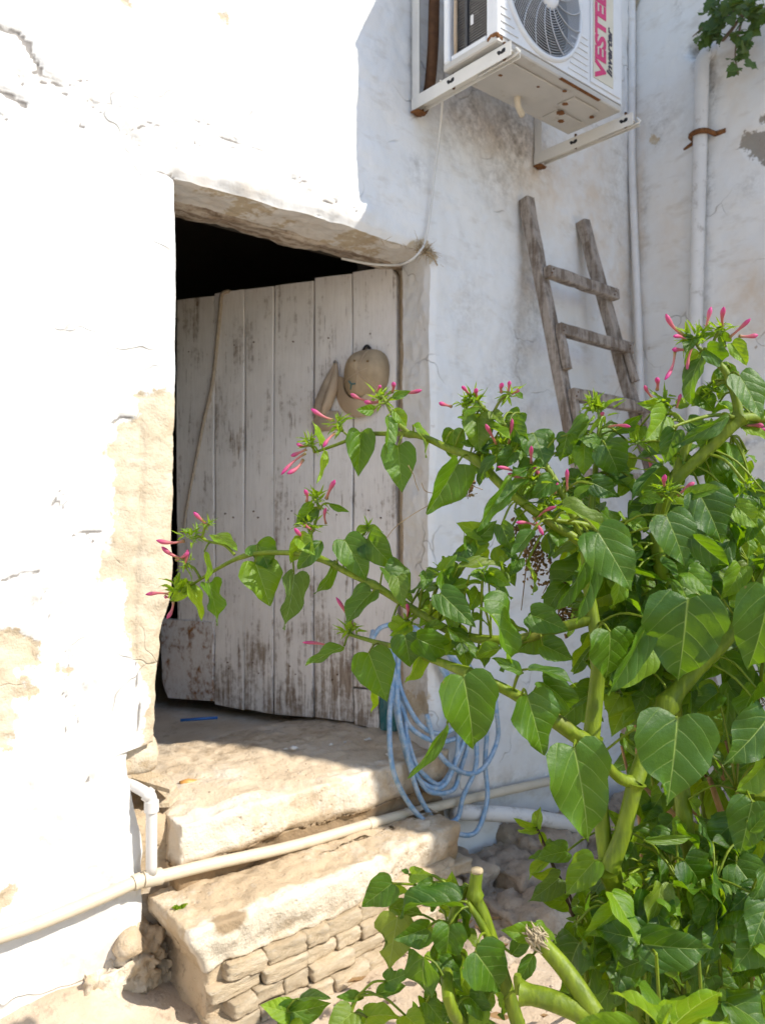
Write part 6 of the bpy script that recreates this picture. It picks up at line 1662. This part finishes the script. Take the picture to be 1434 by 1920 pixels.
for (cx, cy, rx, ry, n_) in [(1005, 1050, 26, 46, 110), (1045, 1110, 22, 30, 60), (1055, 1165, 24, 24, 60), (1110, 1075, 18, 26, 40), (965, 1000, 16, 16, 20), (1420, 1330, 24, 40, 30), (1310, 985, 20, 20, 25), (948, 825, 12, 14, 25), (880, 912, 10, 12, 14)]:
    m = MB()
    for k in range(n_):
        p = P(cx + dr.gauss(0, .5) * rx, cy + dr.gauss(0, .5) * ry, 1.2 + dr.uniform(-.03, .03)) - b0; r = dr.uniform(.0014, .0032)
        m.tube([p, p + Vector((dr.gauss(0, 1), dr.gauss(0, 1), dr.gauss(0, 1))).normalized() * r * 2.4], [r, r * .6], 5)
    for k in range(8):
        p = P(cx + dr.gauss(0, .4) * rx, cy - ry, 1.2) - b0; q_ = P(cx + dr.gauss(0, .8) * rx, cy + dr.gauss(0, .8) * ry, 1.2 + dr.uniform(-.03, .03)) - b0
        m.tube([p, p.lerp(q_, .5) + Vector((dr.uniform(-.004, .004), 0, dr.uniform(-.004, .004))), q_], [.001, .0009, .0006], 4)
    m.build('seed_cluster', MAT['seed_dry'], DH)['kind'] = 'stuff'
# dry thread-thin twigs by the upper branch
m = MB(); b1 = P(880, 910, 1.15)
for pts in ([(905, 918), (880, 912), (840, 925), (800, 922), (790, 905)], [(890, 930), (840, 932), (790, 955), (745, 985), (725, 1008)], [(895, 925), (860, 935), (845, 945)], [(785, 920), (779, 905), (775, 890), (765, 872)], [(890, 912), (878, 902), (880, 895)]):
    m.tube([v - b1 for v in spline([P(x, y, 1.15) for x, y in pts], 5)], .0006, 5)
o = m.build('dry_twig', MAT['straw']); o.location = b1; tag(o, 'thread-thin dry twigs hanging beside the upper branch', 'twig')

# ---- vine hanging from the hole in the side wall
VN = Plant('hanging_vine', 'small dark green vine hanging from a hole at the top of the side wall', 'vine', S(1345, 75, 3.18))
vr = random.Random(6)
VN.stem([S(1350, 80, 3.22), S(1375, 50, 3.10), S(1400, 10, 3.05), S(1420, -40, 3.02)], [.008, .007, .006, .004], mat='vine_wood')
VN.stem([S(1395, 20, 3.06), S(1385, 60, 3.02), S(1378, 100, 3.0), S(1384, 140, 2.99)], [.005, .004, .003, .002], mat='vine_wood')
VN.stem([S(1390, 5, 3.06), S(1360, 30, 3.03), S(1325, 45, 3.01), S(1298, 68, 3.0)], [.005, .004, .003, .002], mat='vine_wood')
VN.stem([S(1400, 10, 3.05), S(1425, 15, 3.02), S(1450, 10, 3.0)], [.004, .003, .002], mat='vine_wood')
for k in range(95):
    br_ = vr.choice([((1395, 20), (1384, 145), 14), ((1395, 0), (1296, 70), 20), ((1380, -10), (1330, 40), 22), ((1400, 5), (1440, 20), 16), ((1360, 60), (1310, 65), 12), ((1385, 60), (1400, 95), 12)])
    t_ = vr.random(); x = br_[0][0] + (br_[1][0] - br_[0][0]) * t_ + vr.gauss(0, br_[2] * .55); y = br_[0][1] + (br_[1][1] - br_[0][1]) * t_ + vr.gauss(0, br_[2] * .55)
    base = S(x, y, vr.uniform(2.93, 3.08)); L_ = vr.uniform(.035, .065)
    dv = Vector((vr.gauss(-.3, .5), vr.gauss(0, .7), vr.gauss(-.7, .4))).normalized()
    VN.leaf_obj(vr.choice(VINE), base, base + dv * L_, L_ * vr.uniform(.75, 1.0), Vector((-.7, -.4, .6)) + Vector((vr.gauss(0, .4), vr.gauss(0, .4), vr.gauss(0, .3))), vr.uniform(-.4, .4)); VN.petiole(base, .06, .001)
VN.finish()

# ---- small weeds in the gap beside the slab
WD = Plant('weed', 'tiny bright green weed growing in the gap left of the slab step', 'weed', W(335, 1722, -.10))
for k in range(22):
    b = W(335 + lr.gauss(0, 5), 1712 + lr.gauss(0, 9), -.10)
    WD.leaf_obj(lr.choice(YOUNG), b, b + Vector((lr.gauss(0, .6), -.5, lr.uniform(0, 1))).normalized() * lr.uniform(.012, .024), .012, UP - VIEW + Vector((lr.gauss(0, .3), 0, 0)), 0)
WD.finish()

# ---- gravel and dry litter on the ground
gr = random.Random(44); m = MB()
def peb(x, y, z, r):
    n_ = 6; V = []; ph = gr.uniform(0, 6)
    for (k, (rr_, zz_)) in enumerate(((.6, -.3), (1.0, .1), (.55, .55))):
        for i in range(n_):
            th = ph + 6.2832 * i / n_; q_ = r * rr_ * gr.uniform(.75, 1.2); V.append((x + q_ * math.cos(th), y + q_ * .8 * math.sin(th), z + zz_ * r * gr.uniform(.8, 1.2)))
    F = [(j*n_ + i, j*n_ + (i+1) % n_, (j+1)*n_ + (i+1) % n_, (j+1)*n_ + i) for j in range(2) for i in range(n_)] + [tuple(range(n_))[::-1], tuple(2*n_ + i for i in range(n_))]
    m.add(V, F)
for k in range(900):
    x, y = gr.uniform(.3, 2.9), gr.uniform(-1.3, -.02)
    if .88 < x < 1.9 and y > -.25: continue
    peb(x, y, .006 + .02 * gr.random() * (y > -.3), abs(gr.gauss(0, .006)) + .0025)
for k in range(14):
    peb(gr.uniform(.98, 1.9), gr.uniform(-.02, .45), .487, abs(gr.gauss(0, .0025)) + .001)
o = m.build('gravel', MAT['rubble_stone']); tag(o, 'loose gravel and grit scattered on the ground and steps', None, None, 'stuff')

# ---- dry leaf litter and fallen petals against the wall foot
simple('litter_brown', (0.34, 0.21, 0.10), 0.85, 0.15, var=0.5, vs=40)
m = MB(); lt = random.Random(61)
for k in range(70):
    x, y = lt.uniform(.35, 2.7), lt.uniform(-1.0, -.06)
    if .86 < x < 1.92 and y > -.27: continue
    a = lt.uniform(0, 6.28); l_ = lt.uniform(.012, .035); w_ = l_ * lt.uniform(.25, .5); z_ = .02 + .012 * lt.random()
    c, sn = math.cos(a), math.sin(a)
    pts = [(-l_, 0, 0), (-l_ * .3, w_, .004), (l_ * .5, w_ * .7, .006), (l_, 0, .010), (l_ * .5, -w_ * .7, .003), (-l_ * .3, -w_, .006)]
    V = [(x + p * c - q_ * sn, y + p * sn + q_ * c, z_ + h + lt.uniform(0, .004)) for p, q_, h in pts]
    m.add(V + [(x, y, z_ - .001)], [(6, i, (i + 1) % 6) for i in range(6)])
tag(m.build('leaf_litter', MAT['litter_brown']), 'dry brown leaf litter scattered on the ground', None, None, 'stuff')
